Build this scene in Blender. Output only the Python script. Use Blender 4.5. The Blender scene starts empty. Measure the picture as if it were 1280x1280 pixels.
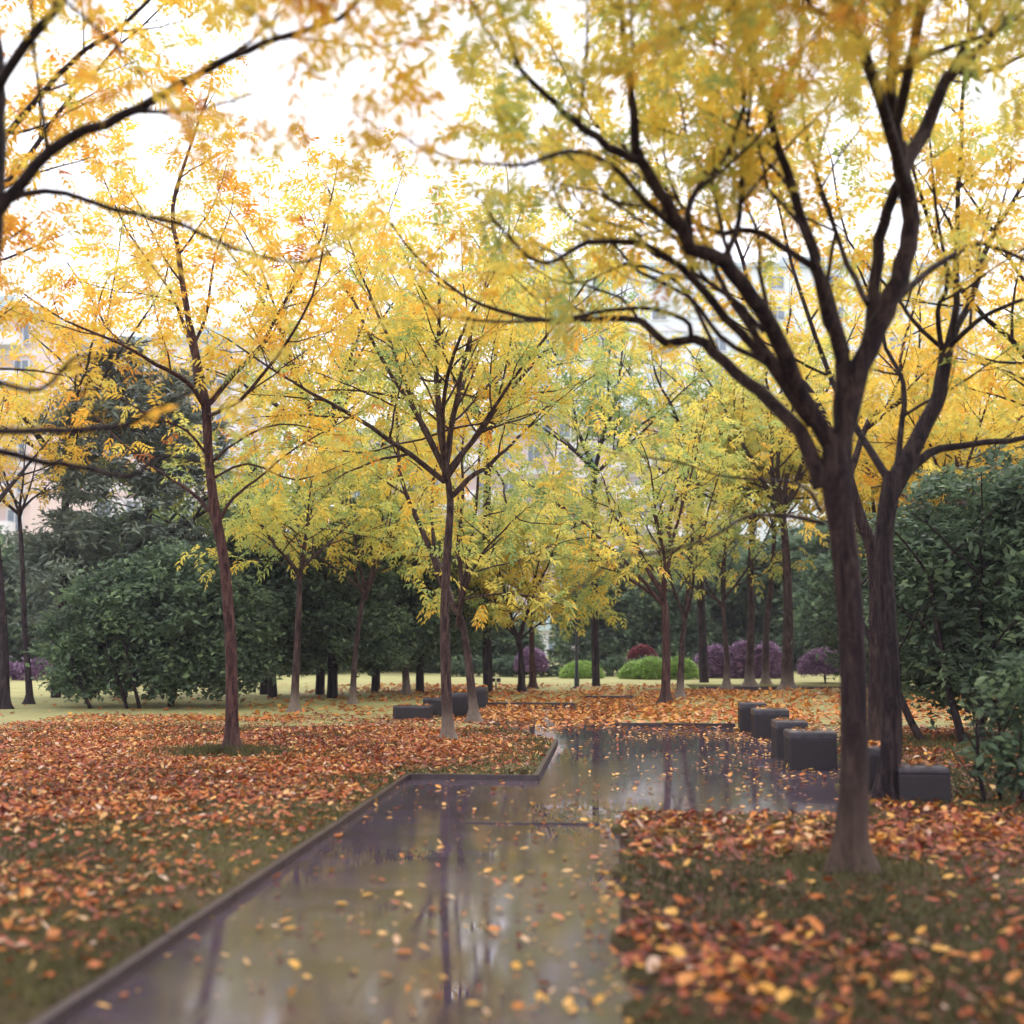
import bpy, math, random
import numpy as np
from mathutils import Vector, Matrix

# ------------------------------------------------------------------ basics
sc = bpy.context.scene
COL = sc.collection
F = 1479.0                      # focal length in pixels of the 1280 px photograph
EYE = 1.5
PITCH = math.radians(6.0)
CP, SP = math.cos(PITCH), math.sin(PITCH)
LAWN = 0.04                     # lawns stand a kerb's height above the paving


def P(px, py, d):
    """point at distance d along the view whose place in the photograph is (px, py)"""
    v = 640.0 - py
    k = d / (F * CP - v * SP)
    return Vector(((px - 640.0) * k, d, EYE + (F * SP + v * CP) * k))


def G(px, py, z=0.0):
    """ground point seen at (px, py)"""
    v = 640.0 - py
    k = (z - EYE) / (F * SP + v * CP)
    return Vector(((px - 640.0) * k, (F * CP - v * SP) * k, z))


PHI = math.radians(4.85)


def ST(s, t, z=0.0):
    """s metres along the path, t metres across it"""
    return Vector((math.sin(PHI) * s + math.cos(PHI) * t, math.cos(PHI) * s - math.sin(PHI) * t, z))


def link(o, parent=None):
    COL.objects.link(o)
    if parent is not None:
        o.parent = parent
    return o


def mesh_np(name, V, quads, mats, tone=None, smooth=False, parent=None, loc=None):
    V = np.asarray(V, dtype=np.float32).reshape(-1, 3)
    quads = np.asarray(quads, dtype=np.int32)
    n, k = quads.shape
    me = bpy.data.meshes.new(name)
    me.vertices.add(len(V))
    me.vertices.foreach_set('co', V.ravel())
    me.loops.add(n * k)
    me.loops.foreach_set('vertex_index', quads.ravel())
    me.polygons.add(n)
    me.polygons.foreach_set('loop_start', np.arange(0, n * k, k, dtype=np.int32))
    if smooth:
        me.polygons.foreach_set('use_smooth', np.ones(n, dtype=bool))
    if tone is not None:
        a = me.attributes.new('tone', 'FLOAT', 'POINT')
        a.data.foreach_set('value', np.asarray(tone, dtype=np.float32))
    me.update(calc_edges=True)
    me.validate()
    for m in (mats if isinstance(mats, (list, tuple)) else [mats]):
        me.materials.append(m)
    o = bpy.data.objects.new(name, me)
    if loc is not None:
        o.location = loc
    return link(o, parent)


def mesh_py(name, V, Fc, mats, parent=None, loc=None, mi=None, smooth=False):
    me = bpy.data.meshes.new(name)
    me.from_pydata([tuple(v) for v in V], [], Fc)
    if mi:
        me.polygons.foreach_set('material_index', mi)
    if smooth:
        me.polygons.foreach_set('use_smooth', [True] * len(Fc))
    me.update()
    for m in (mats if isinstance(mats, (list, tuple)) else [mats]):
        me.materials.append(m)
    o = bpy.data.objects.new(name, me)
    if loc is not None:
        o.location = loc
    return link(o, parent)


def empty(name, loc, rz=0.0):
    o = bpy.data.objects.new(name, None)
    o.location = loc
    o.rotation_euler = (0, 0, rz)
    o.empty_display_size = 0.3
    return link(o)


def tag(o, label=None, cat=None, group=None, kind=None):
    if label: o['label'] = label
    if cat: o['category'] = cat
    if group: o['group'] = group
    if kind: o['kind'] = kind
    return o


def copy_tree(o, parent=None):
    c = o.copy()
    COL.objects.link(c)
    c.parent = parent
    for ch in list(o.children):
        copy_tree(ch, c)
    return c


# ------------------------------------------------------------------ materials
def newmat(name):
    m = bpy.data.materials.new(name)
    m.use_nodes = True
    nt = m.node_tree
    b = nt.nodes['Principled BSDF']
    return m, nt, b


def N(nt, t, **kw):
    n = nt.nodes.new(t)
    for k, v in kw.items():
        if hasattr(n, k):
            setattr(n, k, v)
    return n


def ramp(nt, stops, src=None, interp='LINEAR'):
    r = nt.nodes.new('ShaderNodeValToRGB')
    r.color_ramp.interpolation = interp
    el = r.color_ramp.elements
    while len(el) < len(stops):
        el.new(0.5)
    for e, (p, c) in zip(el, stops):
        e.position = p
        e.color = (c[0], c[1], c[2], 1) if len(c) == 3 else c
    if src is not None:
        nt.links.new(src, r.inputs[0])
    return r


def noise(nt, scale, detail=4, rough=0.55, vec=None, dist=0.0):
    n = nt.nodes.new('ShaderNodeTexNoise')
    n.inputs['Scale'].default_value = scale
    n.inputs['Detail'].default_value = detail
    n.inputs['Roughness'].default_value = rough
    n.inputs['Distortion'].default_value = dist
    if vec is not None:
        nt.links.new(vec, n.inputs['Vector'])
    return n


def mixc(nt, fac, a, b):
    m = nt.nodes.new('ShaderNodeMix')
    m.data_type = 'RGBA'
    for sock, val in ((m.inputs['Factor'], fac), (m.inputs[6], a), (m.inputs[7], b)):
        if hasattr(val, 'is_output'):
            nt.links.new(val, sock)
        elif isinstance(val, (int, float)):
            sock.default_value = val
        else:
            sock.default_value = (val[0], val[1], val[2], 1)
    return m.outputs[2]


def math_n(nt, op, a, b=None, clamp=False):
    m = nt.nodes.new('ShaderNodeMath')
    m.operation = op
    m.use_clamp = clamp
    for i, val in enumerate((a, b)):
        if val is None: continue
        if hasattr(val, 'is_output'):
            nt.links.new(val, m.inputs[i])
        else:
            m.inputs[i].default_value = val
    return m.outputs[0]


def bump(nt, b, src, strength, dist):
    bp = nt.nodes.new('ShaderNodeBump')
    bp.inputs['Strength'].default_value = strength
    bp.inputs['Distance'].default_value = dist
    nt.links.new(src, bp.inputs['Height'])
    nt.links.new(bp.outputs[0], b.inputs['Normal'])


def leaf_mat(name, stops, trans=0.5, rough=0.5):
    m, nt, b = newmat(name)
    at = N(nt, 'ShaderNodeAttribute', attribute_name='tone')
    r = ramp(nt, stops, at.outputs['Fac'])
    nt.links.new(r.outputs[0], b.inputs['Base Color'])
    b.inputs['Roughness'].default_value = rough
    b.inputs['Specular IOR Level'].default_value = 0.3
    tr = nt.nodes.new('ShaderNodeBsdfTranslucent')
    nt.links.new(r.outputs[0], tr.inputs['Color'])
    mx = nt.nodes.new('ShaderNodeMixShader')
    mx.inputs[0].default_value = trans
    nt.links.new(b.outputs[0], mx.inputs[1])
    nt.links.new(tr.outputs[0], mx.inputs[2])
    nt.links.new(mx.outputs[0], nt.nodes['Material Output'].inputs['Surface'])
    return m


AUT = [(0.0, (0.18, 0.32, 0.14)), (0.30, (0.42, 0.52, 0.16)), (0.50, (0.84, 0.72, 0.15)),
       (0.70, (0.94, 0.63, 0.09)), (0.88, (0.90, 0.44, 0.06)), (1.0, (0.55, 0.19, 0.06))]
M_AUT = leaf_mat('autumn_leaves', AUT, 0.6)
M_LIT = leaf_mat('litter_leaves', [(0.0, (0.08, 0.025, 0.022)), (0.3, (0.27, 0.055, 0.032)), (0.55, (0.50, 0.14, 0.035)),
                                   (0.75, (0.64, 0.25, 0.055)), (0.9, (0.78, 0.44, 0.09)), (1.0, (0.66, 0.46, 0.34))], 0.1, 0.45)
M_DARK = leaf_mat('evergreen_leaves', [(0.0, (0.045, 0.062, 0.045)), (0.5, (0.13, 0.20, 0.12)), (1.0, (0.32, 0.44, 0.22))], 0.4, 0.6)
M_CON = leaf_mat('conifer_leaves', [(0.0, (0.10, 0.12, 0.12)), (0.5, (0.20, 0.25, 0.22)), (1.0, (0.36, 0.42, 0.32))], 0.2, 0.6)
M_LIME = leaf_mat('lime_leaves', [(0.0, (0.14, 0.28, 0.05)), (0.6, (0.32, 0.50, 0.10)), (1.0, (0.52, 0.68, 0.18))], 0.3)
M_PURP = leaf_mat('purple_leaves', [(0.0, (0.14, 0.07, 0.15)), (0.6, (0.30, 0.17, 0.31)), (1.0, (0.45, 0.29, 0.44))], 0.2)
M_RED = leaf_mat('red_leaves', [(0.0, (0.08, 0.02, 0.03)), (0.6, (0.22, 0.04, 0.05)), (1.0, (0.36, 0.09, 0.08))], 0.3)
M_GRASS = leaf_mat('grass_blades', [(0.0, (0.04, 0.038, 0.016)), (0.5, (0.10, 0.098, 0.034)), (1.0, (0.22, 0.20, 0.07))], 0.3)


def bark_mat(name, dark, mid, pale, palez=None, palec=(0.34, 0.29, 0.22), scale=1.0):
    m, nt, b = newmat(name)
    tc = N(nt, 'ShaderNodeTexCoord')
    mp = N(nt, 'ShaderNodeMapping')
    mp.inputs['Scale'].default_value = (scale, scale, scale * 0.16)
    nt.links.new(tc.outputs['Object'], mp.inputs[0])
    n1 = noise(nt, 17, 8, 0.8, mp.outputs[0], 0.9)
    n2 = noise(nt, 4.0, 5, 0.7, tc.outputs['Object'], 0.8)
    c = ramp(nt, [(0.42, dark), (0.50, mid), (0.60, pale)], n1.outputs[0])
    patch = ramp(nt, [(0.54, (0, 0, 0)), (0.60, (1, 1, 1))], n2.outputs[0])
    c2 = mixc(nt, math_n(nt, 'MULTIPLY', patch.outputs[0], 0.55), c.outputs[0], pale)
    if palez:
        sp = N(nt, 'ShaderNodeSeparateXYZ')
        nt.links.new(tc.outputs['Object'], sp.inputs[0])
        h = math_n(nt, 'ADD', math_n(nt, 'MULTIPLY', n2.outputs[0], 0.9), sp.outputs[2])
        f = ramp(nt, [(0.25, (1, 1, 1)), (0.75, (0, 0, 0))], math_n(nt, 'ADD', math_n(nt, 'DIVIDE', h, palez), math_n(nt, 'MULTIPLY', math_n(nt, 'SUBTRACT', n1.outputs[0], 0.5), 1.6)))
        pc = mixc(nt, ramp(nt, [(0.4, (0, 0, 0)), (0.6, (1, 1, 1))], n1.outputs[0]).outputs[0], [x * 0.35 for x in palec], palec)
        c2 = mixc(nt, f.outputs[0], c2, pc)
    nt.links.new(c2, b.inputs['Base Color'])
    b.inputs['Roughness'].default_value = 0.7
    b.inputs['Specular IOR Level'].default_value = 0.18
    bump(nt, b, n1.outputs[0], 1.0, 0.02)
    return m


M_BARK = bark_mat('bark_wet', (0.010, 0.005, 0.009), (0.028, 0.015, 0.019), (0.085, 0.055, 0.05), 1.7, (0.15, 0.10, 0.078))
M_BARKR = bark_mat('bark_reddish', (0.02, 0.008, 0.010), (0.060, 0.026, 0.026), (0.13, 0.07, 0.06), 0.9, (0.12, 0.09, 0.065))
M_BARKP = bark_mat('bark_pale_foot', (0.014, 0.007, 0.010), (0.05, 0.028, 0.028), (0.12, 0.08, 0.07), 1.35, (0.40, 0.33, 0.27))
M_BARKD = bark_mat('bark_dark', (0.007, 0.004, 0.007), (0.020, 0.012, 0.016), (0.06, 0.042, 0.042))


def plain(name, c, rough=0.6, sc_=8.0, var=0.25, metal=0.0, bmp=0.0):
    m, nt, b = newmat(name)
    tc = N(nt, 'ShaderNodeTexCoord')
    n1 = noise(nt, sc_, 5, 0.6, tc.outputs['Object'])
    r = ramp(nt, [(0.25, [x * (1 - var) for x in c]), (0.75, [min(1, x * (1 + var)) for x in c])], n1.outputs[0])
    nt.links.new(r.outputs[0], b.inputs['Base Color'])
    b.inputs['Roughness'].default_value = rough
    b.inputs['Metallic'].default_value = metal
    if bmp:
        n2 = noise(nt, sc_ * 12, 4, 0.7, tc.outputs['Object'])
        bump(nt, b, n2.outputs[0], bmp, 0.004)
    return m


M_STONE = plain('wet_granite', (0.016, 0.012, 0.018), 0.55, 30, 0.6, 0, 0.9)
M_STONESHEEN = plain('wet_granite_sky_sheen', (0.05, 0.045, 0.058), 0.3, 9, 0.6, 0, 0.7)  # same granite, lightened on top: sky reflection painted into its colour
M_KERB = plain('kerb_wet_stone', (0.05, 0.032, 0.038), 0.3, 14, 0.4, 0, 0.5)
M_STRIP = plain('border_stone_pale', (0.12, 0.105, 0.11), 0.12, 9, 0.4, 0, 0.3)
M_METAL = plain('dark_painted_metal', (0.02, 0.025, 0.035), 0.4, 10, 0.2)
M_LAMPG = plain('lamp_glass', (0.7, 0.7, 0.68), 0.3, 5, 0.05)

# ------------------------------------------------------------------ camera
cam = bpy.data.cameras.new('camera')
cam.sensor_width = 36.0
cam.lens = 36.0 * F / 1280.0
cam.clip_start = 0.05
cam.clip_end = 3000
cam.dof.use_dof = True
cam.dof.focus_distance = 19.0
cam.dof.aperture_fstop = (cam.lens / 1000.0) / 0.044
co = bpy.data.objects.new('camera', cam)
link(co)
co.location = (0, 0, EYE)
co.rotation_euler = (math.radians(90) + PITCH, 0, 0)
sc.camera = co

# ------------------------------------------------------------------ world and light (overcast)
w = bpy.data.worlds.new('World')
sc.world = w
w.use_nodes = True
nt = w.node_tree
bg = nt.nodes['Background']
SUN_EL, SUN_ROT = math.radians(52), math.radians(25)
sky = nt.nodes.new('ShaderNodeTexSky')
sky.sky_type = 'NISHITA'
sky.sun_disc = False
sky.sun_elevation = SUN_EL
sky.sun_rotation = SUN_ROT
sky.dust_density = 4.0
tcw = nt.nodes.new('ShaderNodeTexCoord')
nw = noise(nt, 2.2, 5, 0.55, tcw.outputs['Generated'], 0.4)
cloud = ramp(nt, [(0.3, (7.9, 7.7, 8.5)), (0.7, (10.3, 10.2, 10.7))], nw.outputs[0])
nt.links.new(mixc(nt, 0.9, sky.outputs[0], cloud.outputs[0]), bg.inputs['Color'])
bg.inputs['Strength'].default_value = 0.13
sun = bpy.data.lights.new('sun', 'SUN')
sun.energy = 0.9
sun.angle = math.radians(16)
sun.color = (1.0, 0.96, 0.9)
so = bpy.data.objects.new('sun', sun)
link(so)
sd = Vector((math.sin(SUN_ROT) * math.cos(SUN_EL), math.cos(SUN_ROT) * math.cos(SUN_EL), math.sin(SUN_EL)))
so.rotation_euler = (-sd).to_track_quat('-Z', 'Y').to_euler()
sc.view_settings.view_transform = 'Standard'
sc.view_settings.look = 'None'
sc.view_settings.exposure = 0.86
sc.view_settings.gamma = 1.0

# ------------------------------------------------------------------ ground
def lawn_material():
    m, nt, b = newmat('lawn_surface')
    tc = N(nt, 'ShaderNodeTexCoord')
    ge = N(nt, 'ShaderNodeNewGeometry')
    fine = noise(nt, 55, 5, 0.75, ge.outputs['Position'])
    mid = noise(nt, 3.0, 4, 0.6, ge.outputs['Position'])
    big = noise(nt, 0.35, 3, 0.5, ge.outputs['Position'])
    moss = ramp(nt, [(0.3, (0.04, 0.028, 0.016)), (0.5, (0.09, 0.075, 0.03)), (0.75, (0.16, 0.14, 0.055))], fine.outputs[0])
    soil = ramp(nt, [(0.3, (0.05, 0.03, 0.022)), (0.7, (0.13, 0.075, 0.045))], fine.outputs[0])
    nearc = mixc(nt, ramp(nt, [(0.42, (0, 0, 0)), (0.62, (1, 1, 1))], mid.outputs[0]).outputs[0], moss.outputs[0], soil.outputs[0])
    far = mixc(nt, fine.outputs[0], (0.34, 0.35, 0.13), (0.50, 0.49, 0.22))
    wear = noise(nt, 1.1, 6, 0.7, ge.outputs['Position'], 0.5)
    far = mixc(nt, ramp(nt, [(0.45, (0, 0, 0)), (0.70, (.8, .8, .8))], wear.outputs[0]).outputs[0], far, (0.27, 0.24, 0.11))
    far = mixc(nt, math_n(nt, 'MULTIPLY', big.outputs[0], 0.4), far, (0.40, 0.33, 0.16))
    sp = N(nt, 'ShaderNodeSeparateXYZ')
    nt.links.new(ge.outputs['Position'], sp.inputs[0])
    yy = math_n(nt, 'ADD', sp.outputs[1], math_n(nt, 'MULTIPLY', mid.outputs[0], 3.0))
    f = N(nt, 'ShaderNodeMapRange')
    nt.links.new(yy, f.inputs[0])
    f.inputs[1].default_value = 11.0
    f.inputs[2].default_value = 24.0
    nt.links.new(mixc(nt, f.outputs[0], nearc, far), b.inputs['Base Color'])
    b.inputs['Roughness'].default_value = 0.85
    b.inputs['Specular IOR Level'].default_value = 0.2
    bump(nt, b, fine.outputs[0], 0.8, 0.02)
    return m


M_LAWN = lawn_material()


def paving_material():
    m, nt, b = newmat('wet_paving')
    tc = N(nt, 'ShaderNodeTexCoord')
    obj_ = tc.outputs['Object']          # object space: x across the path, y along it
    n_big = noise(nt, 0.55, 4, 0.6, obj_, 0.5)
    n_mid = noise(nt, 3.2, 5, 0.6, obj_)
    n_fine = noise(nt, 160, 3, 0.7, obj_)
    br = N(nt, 'ShaderNodeTexBrick')
    br.offset = 0.5
    br.inputs['Scale'].default_value = 1.0
    br.inputs['Brick Width'].default_value = 1.1
    br.inputs['Row Height'].default_value = 0.55
    br.inputs['Mortar Size'].default_value = 0.008
    br.inputs['Mortar Smooth'].default_value = 0.4
    br.inputs['Color1'].default_value = (0.115, 0.082, 0.125, 1)
    br.inputs['Color2'].default_value = (0.088, 0.063, 0.096, 1)
    br.inputs['Mortar'].default_value = (0.035, 0.027, 0.033, 1)
    nt.links.new(obj_, br.inputs['Vector'])
    dirt = mixc(nt, ramp(nt, [(0.35, (0, 0, 0)), (0.7, (1, 1, 1))], n_mid.outputs[0]).outputs[0], br.outputs['Color'], (0.060, 0.046, 0.048))
    nt.links.new(mixc(nt, math_n(nt, 'MULTIPLY', n_fine.outputs[0], 0.35), dirt, (0.045, 0.035, 0.035)), b.inputs['Base Color'])
    # standing water where the large noise is low, damp stone elsewhere
    wet = ramp(nt, [(0.40, (0, 0, 0)), (0.62, (1, 1, 1))], math_n(nt, 'ADD', math_n(nt, 'MULTIPLY', n_big.outputs[0], 0.8), math_n(nt, 'MULTIPLY', n_mid.outputs[0], 0.2)))
    ro = N(nt, 'ShaderNodeMapRange')
    nt.links.new(wet.outputs[0], ro.inputs[0])
    ro.inputs[3].default_value = 0.005
    ro.inputs[4].default_value = 0.075
    grit = ramp(nt, [(0.50, (0, 0, 0)), (0.75, (1, 1, 1))], noise(nt, 9.0, 6, 0.75, obj_, 0.7).outputs[0])
    r1 = math_n(nt, 'ADD', ro.outputs[0], math_n(nt, 'MULTIPLY', br.outputs['Fac'], 0.10))
    r2 = math_n(nt, 'ADD', r1, math_n(nt, 'MULTIPLY', math_n(nt, 'MULTIPLY', grit.outputs[0], wet.outputs[0]), 0.16))
    nt.links.new(r2, b.inputs['Roughness'])
    b.inputs['IOR'].default_value = 1.52
    b.inputs['Specular IOR Level'].default_value = 0.85
    h = math_n(nt, 'MULTIPLY', math_n(nt, 'SUBTRACT', math_n(nt, 'MULTIPLY', n_fine.outputs[0], 0.6), math_n(nt, 'MULTIPLY', br.outputs['Fac'], 0.5)), wet.outputs[0])
    h2 = math_n(nt, 'ADD', h, math_n(nt, 'MULTIPLY', n_mid.outputs[0], 0.35))
    bump(nt, b, h2, 0.09, 0.003)
    return m


M_PAVE = paving_material()


def slab(name, poly, ztop, mat, thick=0.10, parent=None):
    n = len(poly)
    V = [(p[0], p[1], ztop) for p in poly] + [(p[0], p[1], ztop - thick) for p in poly]
    Fc = [list(range(n))] + [[i, i + n, (i + 1) % n + n, (i + 1) % n] for i in range(n)]
    return mesh_py(name, V, Fc, mat, parent)


def stp(pts):
    return [ST(s, t) for s, t in pts]


# the big sheet to the horizon, only seen beyond the lawns
tag(mesh_py('ground', [(-420, -60, -0.06), (420, -60, -0.06), (420, 520, -0.06), (-420, 520, -0.06)], [[0, 1, 2, 3]], M_LAWN), kind='structure')
# paving, built in its own (across, along) frame
pv = mesh_py('path', [(-7, -8, 0), (7, -8, 0), (7, 35.4, 0), (-7, 35.4, 0)], [[0, 1, 2, 3]], M_PAVE)
pv.rotation_euler = (0, 0, -PHI)
tag(pv, kind='structure')
# lawns
LAWNS = {
    'west': [(-8, -40), (-8, -2.2), (12.62, -2.2), (12.62, -0.84), (17.0, -0.84), (19.6, -2.1), (21.0, -3.0), (26.0, -3.0), (26.1, -0.84), (29.1, -0.72),
             (29.1, 0.45), (33.5, 0.9), (34.5, 2.2), (120, 2.2), (120, -90), (-8, -90)],
    'front': [(-8, 0.0)] + [(x_ * .17, .07 + .07 * math.sin(x_ * 1.9) + .05 * math.sin(x_ * .63 + 1)) for x_ in range(12, 59)] + [(10.1 + .04 * math.sin(x_ * 2.1) + .03 * math.sin(x_ * .8), x_ * .11 + .12) for x_ in range(0, 19)] + [(10.1, 2.2), (12.3, 2.2), (12.3, 2.75), (20.1, 2.75), (20.1, 0.02), (22.5, 0.25), (28.5, 1.6), (32.0, 3.2),
              (34.6, 6.5), (34.6, 90), (-8, 90)],
}
lw = slab('lawn', stp(LAWNS['west']), LAWN, M_LAWN)
tag(lw, kind='structure')
lf = slab('lawn', stp(LAWNS['front']), LAWN, M_LAWN)
tag(lf, kind='structure')
fl = slab('lawn', stp([(37.0, 2.2), (37.0, 90), (120, 90), (120, 2.2)]), LAWN, M_LAWN)
tag(fl, kind='structure')
# the crossing path far back
cp = mesh_py('path', [ST(34.4, 1.5, 0.004), ST(34.4, 60, 0.004), ST(37.2, 60, 0.004), ST(37.2, 1.5, 0.004)], [[0, 1, 2, 3]], M_PAVE)
tag(cp, kind='structure')


def strip(name, segs, w_, ztop, mat, thick=0.12, kind='structure'):
    V, Fc = [], []
    for (a, b_) in segs:
        d = (b_ - a).normalized()
        nrm = Vector((-d.y, d.x, 0)) * w_ * 0.5
        i = len(V)
        jz = rng0.uniform(-.004, .004)
        for p in (a + nrm, b_ + nrm, b_ - nrm, a - nrm):
            V.append((p.x, p.y, ztop + jz))
        for p in (a + nrm, b_ + nrm, b_ - nrm, a - nrm):
            V.append((p.x, p.y, ztop - thick))
        Fc += [[i, i + 1, i + 2, i + 3][::-1], [i, i + 4, i + 5, i + 1], [i + 1, i + 5, i + 6, i + 2], [i + 2, i + 6, i + 7, i + 3], [i + 3, i + 7, i + 4, i]]
    return tag(mesh_py(name, V, Fc, mat), kind=kind)


kw = 0.05
rng0 = random.Random(2)


def kerb_run(a, b_, unit=1.0):
    """kerb stones laid end to end with a fine joint and a little height play"""
    d = b_ - a
    n = max(1, round(d.length / unit))
    out = []
    for i in range(n):
        out.append((a + d * (i / n + 0.004 / d.length), a + d * ((i + 1) / n - 0.004 / d.length)))
    return out


segs = []
segs += kerb_run(ST(-2, -2.2 + kw / 2), ST(12.60, -2.2 + kw / 2))
segs += kerb_run(ST(12.60 - kw / 2 + .02, -2.2 + kw + .003), ST(12.60 - kw / 2 + .02, -0.84 + kw))
segs += kerb_run(ST(12.63, -0.84 + kw / 2), ST(17.0, -0.84 + kw / 2))
strip('kerb', segs, kw, LAWN + 0.012, M_KERB)
segs = kerb_run(ST(20.08, 0.02), ST(20.08, 2.0)) + kerb_run(ST(25.95, -2.9), ST(25.95, -0.84)) + kerb_run(ST(29.06, -0.72), ST(29.06, 0.5)) \
    + kerb_run(ST(34.66, 3.6), ST(34.66, 11.0))
strip('kerb', segs, 0.11, LAWN + 0.03, M_KERB)
strip('path_border', kerb_run(ST(9.72, -1.25), ST(9.72, -0.1), 0.6), 0.05, 0.010, M_KERB)


# ------------------------------------------------------------------ wood and leaves
class Wood:
    def __init__(self):
        self.V, self.Q, self.n = [], [], 0

    def tube(self, pts, rads, sides, flute=None):
        pts = [Vector(p) for p in pts]
        m = len(pts)
        ref = Vector((0.31, 0.77, 0.2)).normalized()
        ring0 = None
        ang = [2 * math.pi * k / sides for k in range(sides)]
        for i, p in enumerate(pts):
            t = (pts[min(i + 1, m - 1)] - pts[max(i - 1, 0)])
            if t.length < 1e-6: t = Vector((0, 0, 1))
            t.normalize()
            u = ref - t * ref.dot(t)
            if u.length < 1e-3:
                u = t.orthogonal()
            u.normalize()
            ref = u
            v = t.cross(u)
            for a in ang:
                f = 1.0
                if flute:
                    am = flute[i]
                    f = 1 + am * (math.sin(3 * a + .7) + .7 * math.sin(5 * a + 2.1 + i * .05) + .35 * math.sin(9 * a + i * .2))
                q = p + (u * math.cos(a) + v * math.sin(a)) * rads[i] * f
                self.V.append((q.x, q.y, q.z))
        base = self.n
        for i in range(m - 1):
            for k in range(sides):
                a = base + i * sides + k
                b_ = base + i * sides + (k + 1) % sides
                self.Q.append((a, b_, b_ + sides, a + sides))
        self.n += m * sides


def smooth_poly(pts, rads, sub=3):
    """Catmull-Rom through traced points"""
    out, ro = [], []
    n = len(pts)
    for i in range(n - 1):
        p0, p1, p2, p3 = pts[max(i - 1, 0)], pts[i], pts[i + 1], pts[min(i + 2, n - 1)]
        for k in range(sub):
            t = k / sub
            q = 0.5 * ((2 * p1) + (p2 - p0) * t + (2 * p0 - 5 * p1 + 4 * p2 - p3) * t * t + (3 * p1 - p0 - 3 * p2 + p3) * t ** 3)
            out.append(q)
            ro.append(rads[i] * (1 - t) + rads[i + 1] * t)
    out.append(pts[-1])
    ro.append(rads[-1])
    return out, ro


def rvec(R):
    while True:
        v = Vector((R.uniform(-1, 1), R.uniform(-1, 1), R.uniform(-1, 1)))
        if 0.05 < v.length < 1:
            return v.normalized()


def wander(R, start, d, length, nseg, wig, up):
    pts = [start.copy()]
    d = d.normalized()
    st = length / nseg
    for i in range(nseg):
        d = (d + rvec(R) * wig + Vector((0, 0, up))).normalized()
        pts.append(pts[-1] + d * st)
    return pts


class Tree:
    def __init__(self, seed, leafy=1.0, twig_every=0.22, dens=1.0, childlen=1.0):
        self.R = random.Random(seed)
        self.w = Wood()
        self.LP, self.LD, self.LK = [], [], []
        self.leafy, self.te, self.dens, self.cl = leafy, twig_every, dens, childlen
        self.leaf_test = None
        self.wig = .17

    def leaves_on(self, pts, a0=0.15, step=0.075):
        R = self.R
        L = sum((pts[i + 1] - pts[i]).length for i in range(len(pts) - 1))
        n = max(2, int(L / step * self.dens))
        for j in range(n):
            f = a0 + (1 - a0) * (j + R.random()) / n
            x = f * (len(pts) - 1)
            i = min(int(x), len(pts) - 2)
            p = pts[i].lerp(pts[i + 1], x - i)
            if (p - Vector((0, 0, EYE))).length < 3.1 or (self.leaf_test and not self.leaf_test(p, R)):
                continue
            t = (pts[i + 1] - pts[i]).normalized()
            d = (t * 0.5 + rvec(R) * 0.9 + Vector((0, 0, -0.05))).normalized()
            self.LP.append(p)
            self.LD.append(d)

    def twig(self, p, d, L, r, sides=4):
        pts = wander(self.R, p, d, L, 4, 0.22, 0.03)
        self.w.tube(pts, [r, r * .8, r * .6, r * .45, r * .3], sides)
        self.leaves_on(pts, 0.1)
        return pts

    def branch(self, p, d, L, r, level, sides=5):
        R = self.R
        ns = max(4, int(L / 0.22))
        pts = wander(R, p, d, L, ns, self.wig, 0.035)
        rads = [r * (1 - 0.72 * i / ns) for i in range(ns + 1)]
        self.w.tube(pts, rads, sides)
        self.clothe(pts, rads, L, level, 0.2)
        return pts

    def clothe(self, pts, rads, L, level, start, leafend=True):
        """side branches (level 2) or twigs (level 1) along a limb"""
        R = self.R
        acc, nxt = 0.0, L * start
        step = self.te * (2.0 if level >= 2 else 1.0)
        side = R.uniform(0, 6.28)
        for i in range(len(pts) - 1):
            seg = pts[i + 1] - pts[i]
            sl = seg.length
            if sl < 1e-5: continue
            while nxt < acc + sl:
                f = (nxt - acc) / sl
                p = pts[i] + seg * f
                rr = rads[i] * (1 - f) + rads[i + 1] * f
                t = seg.normalized()
                side += 2.4 + R.uniform(-.5, .5)
                u = t.orthogonal().normalized()
                v = t.cross(u)
                out = u * math.cos(side) + v * math.sin(side)
                an = R.uniform(0.6, 1.0)
                d = t * math.cos(an) + out * math.sin(an)
                d.z = d.z * 0.75 + 0.12
                rem = 1 - nxt / L
                if level >= 2:
                    cl = self.cl * (0.55 + 0.9 * rem) * R.uniform(0.7, 1.25)
                    self.branch(p, d, cl, min(rr * 0.6, 0.008 + 0.013 * cl), level - 1, 4)
                else:
                    self.twig(p, d, R.uniform(0.25, 0.6), min(rr * 0.6, 0.0055), 3)
                nxt += step * R.uniform(0.7, 1.3)
            acc += sl
        if leafend:
            self.twig(pts[-1], (pts[-1] - pts[-2]), 0.4, rads[-1] * 0.9, 3)


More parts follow.
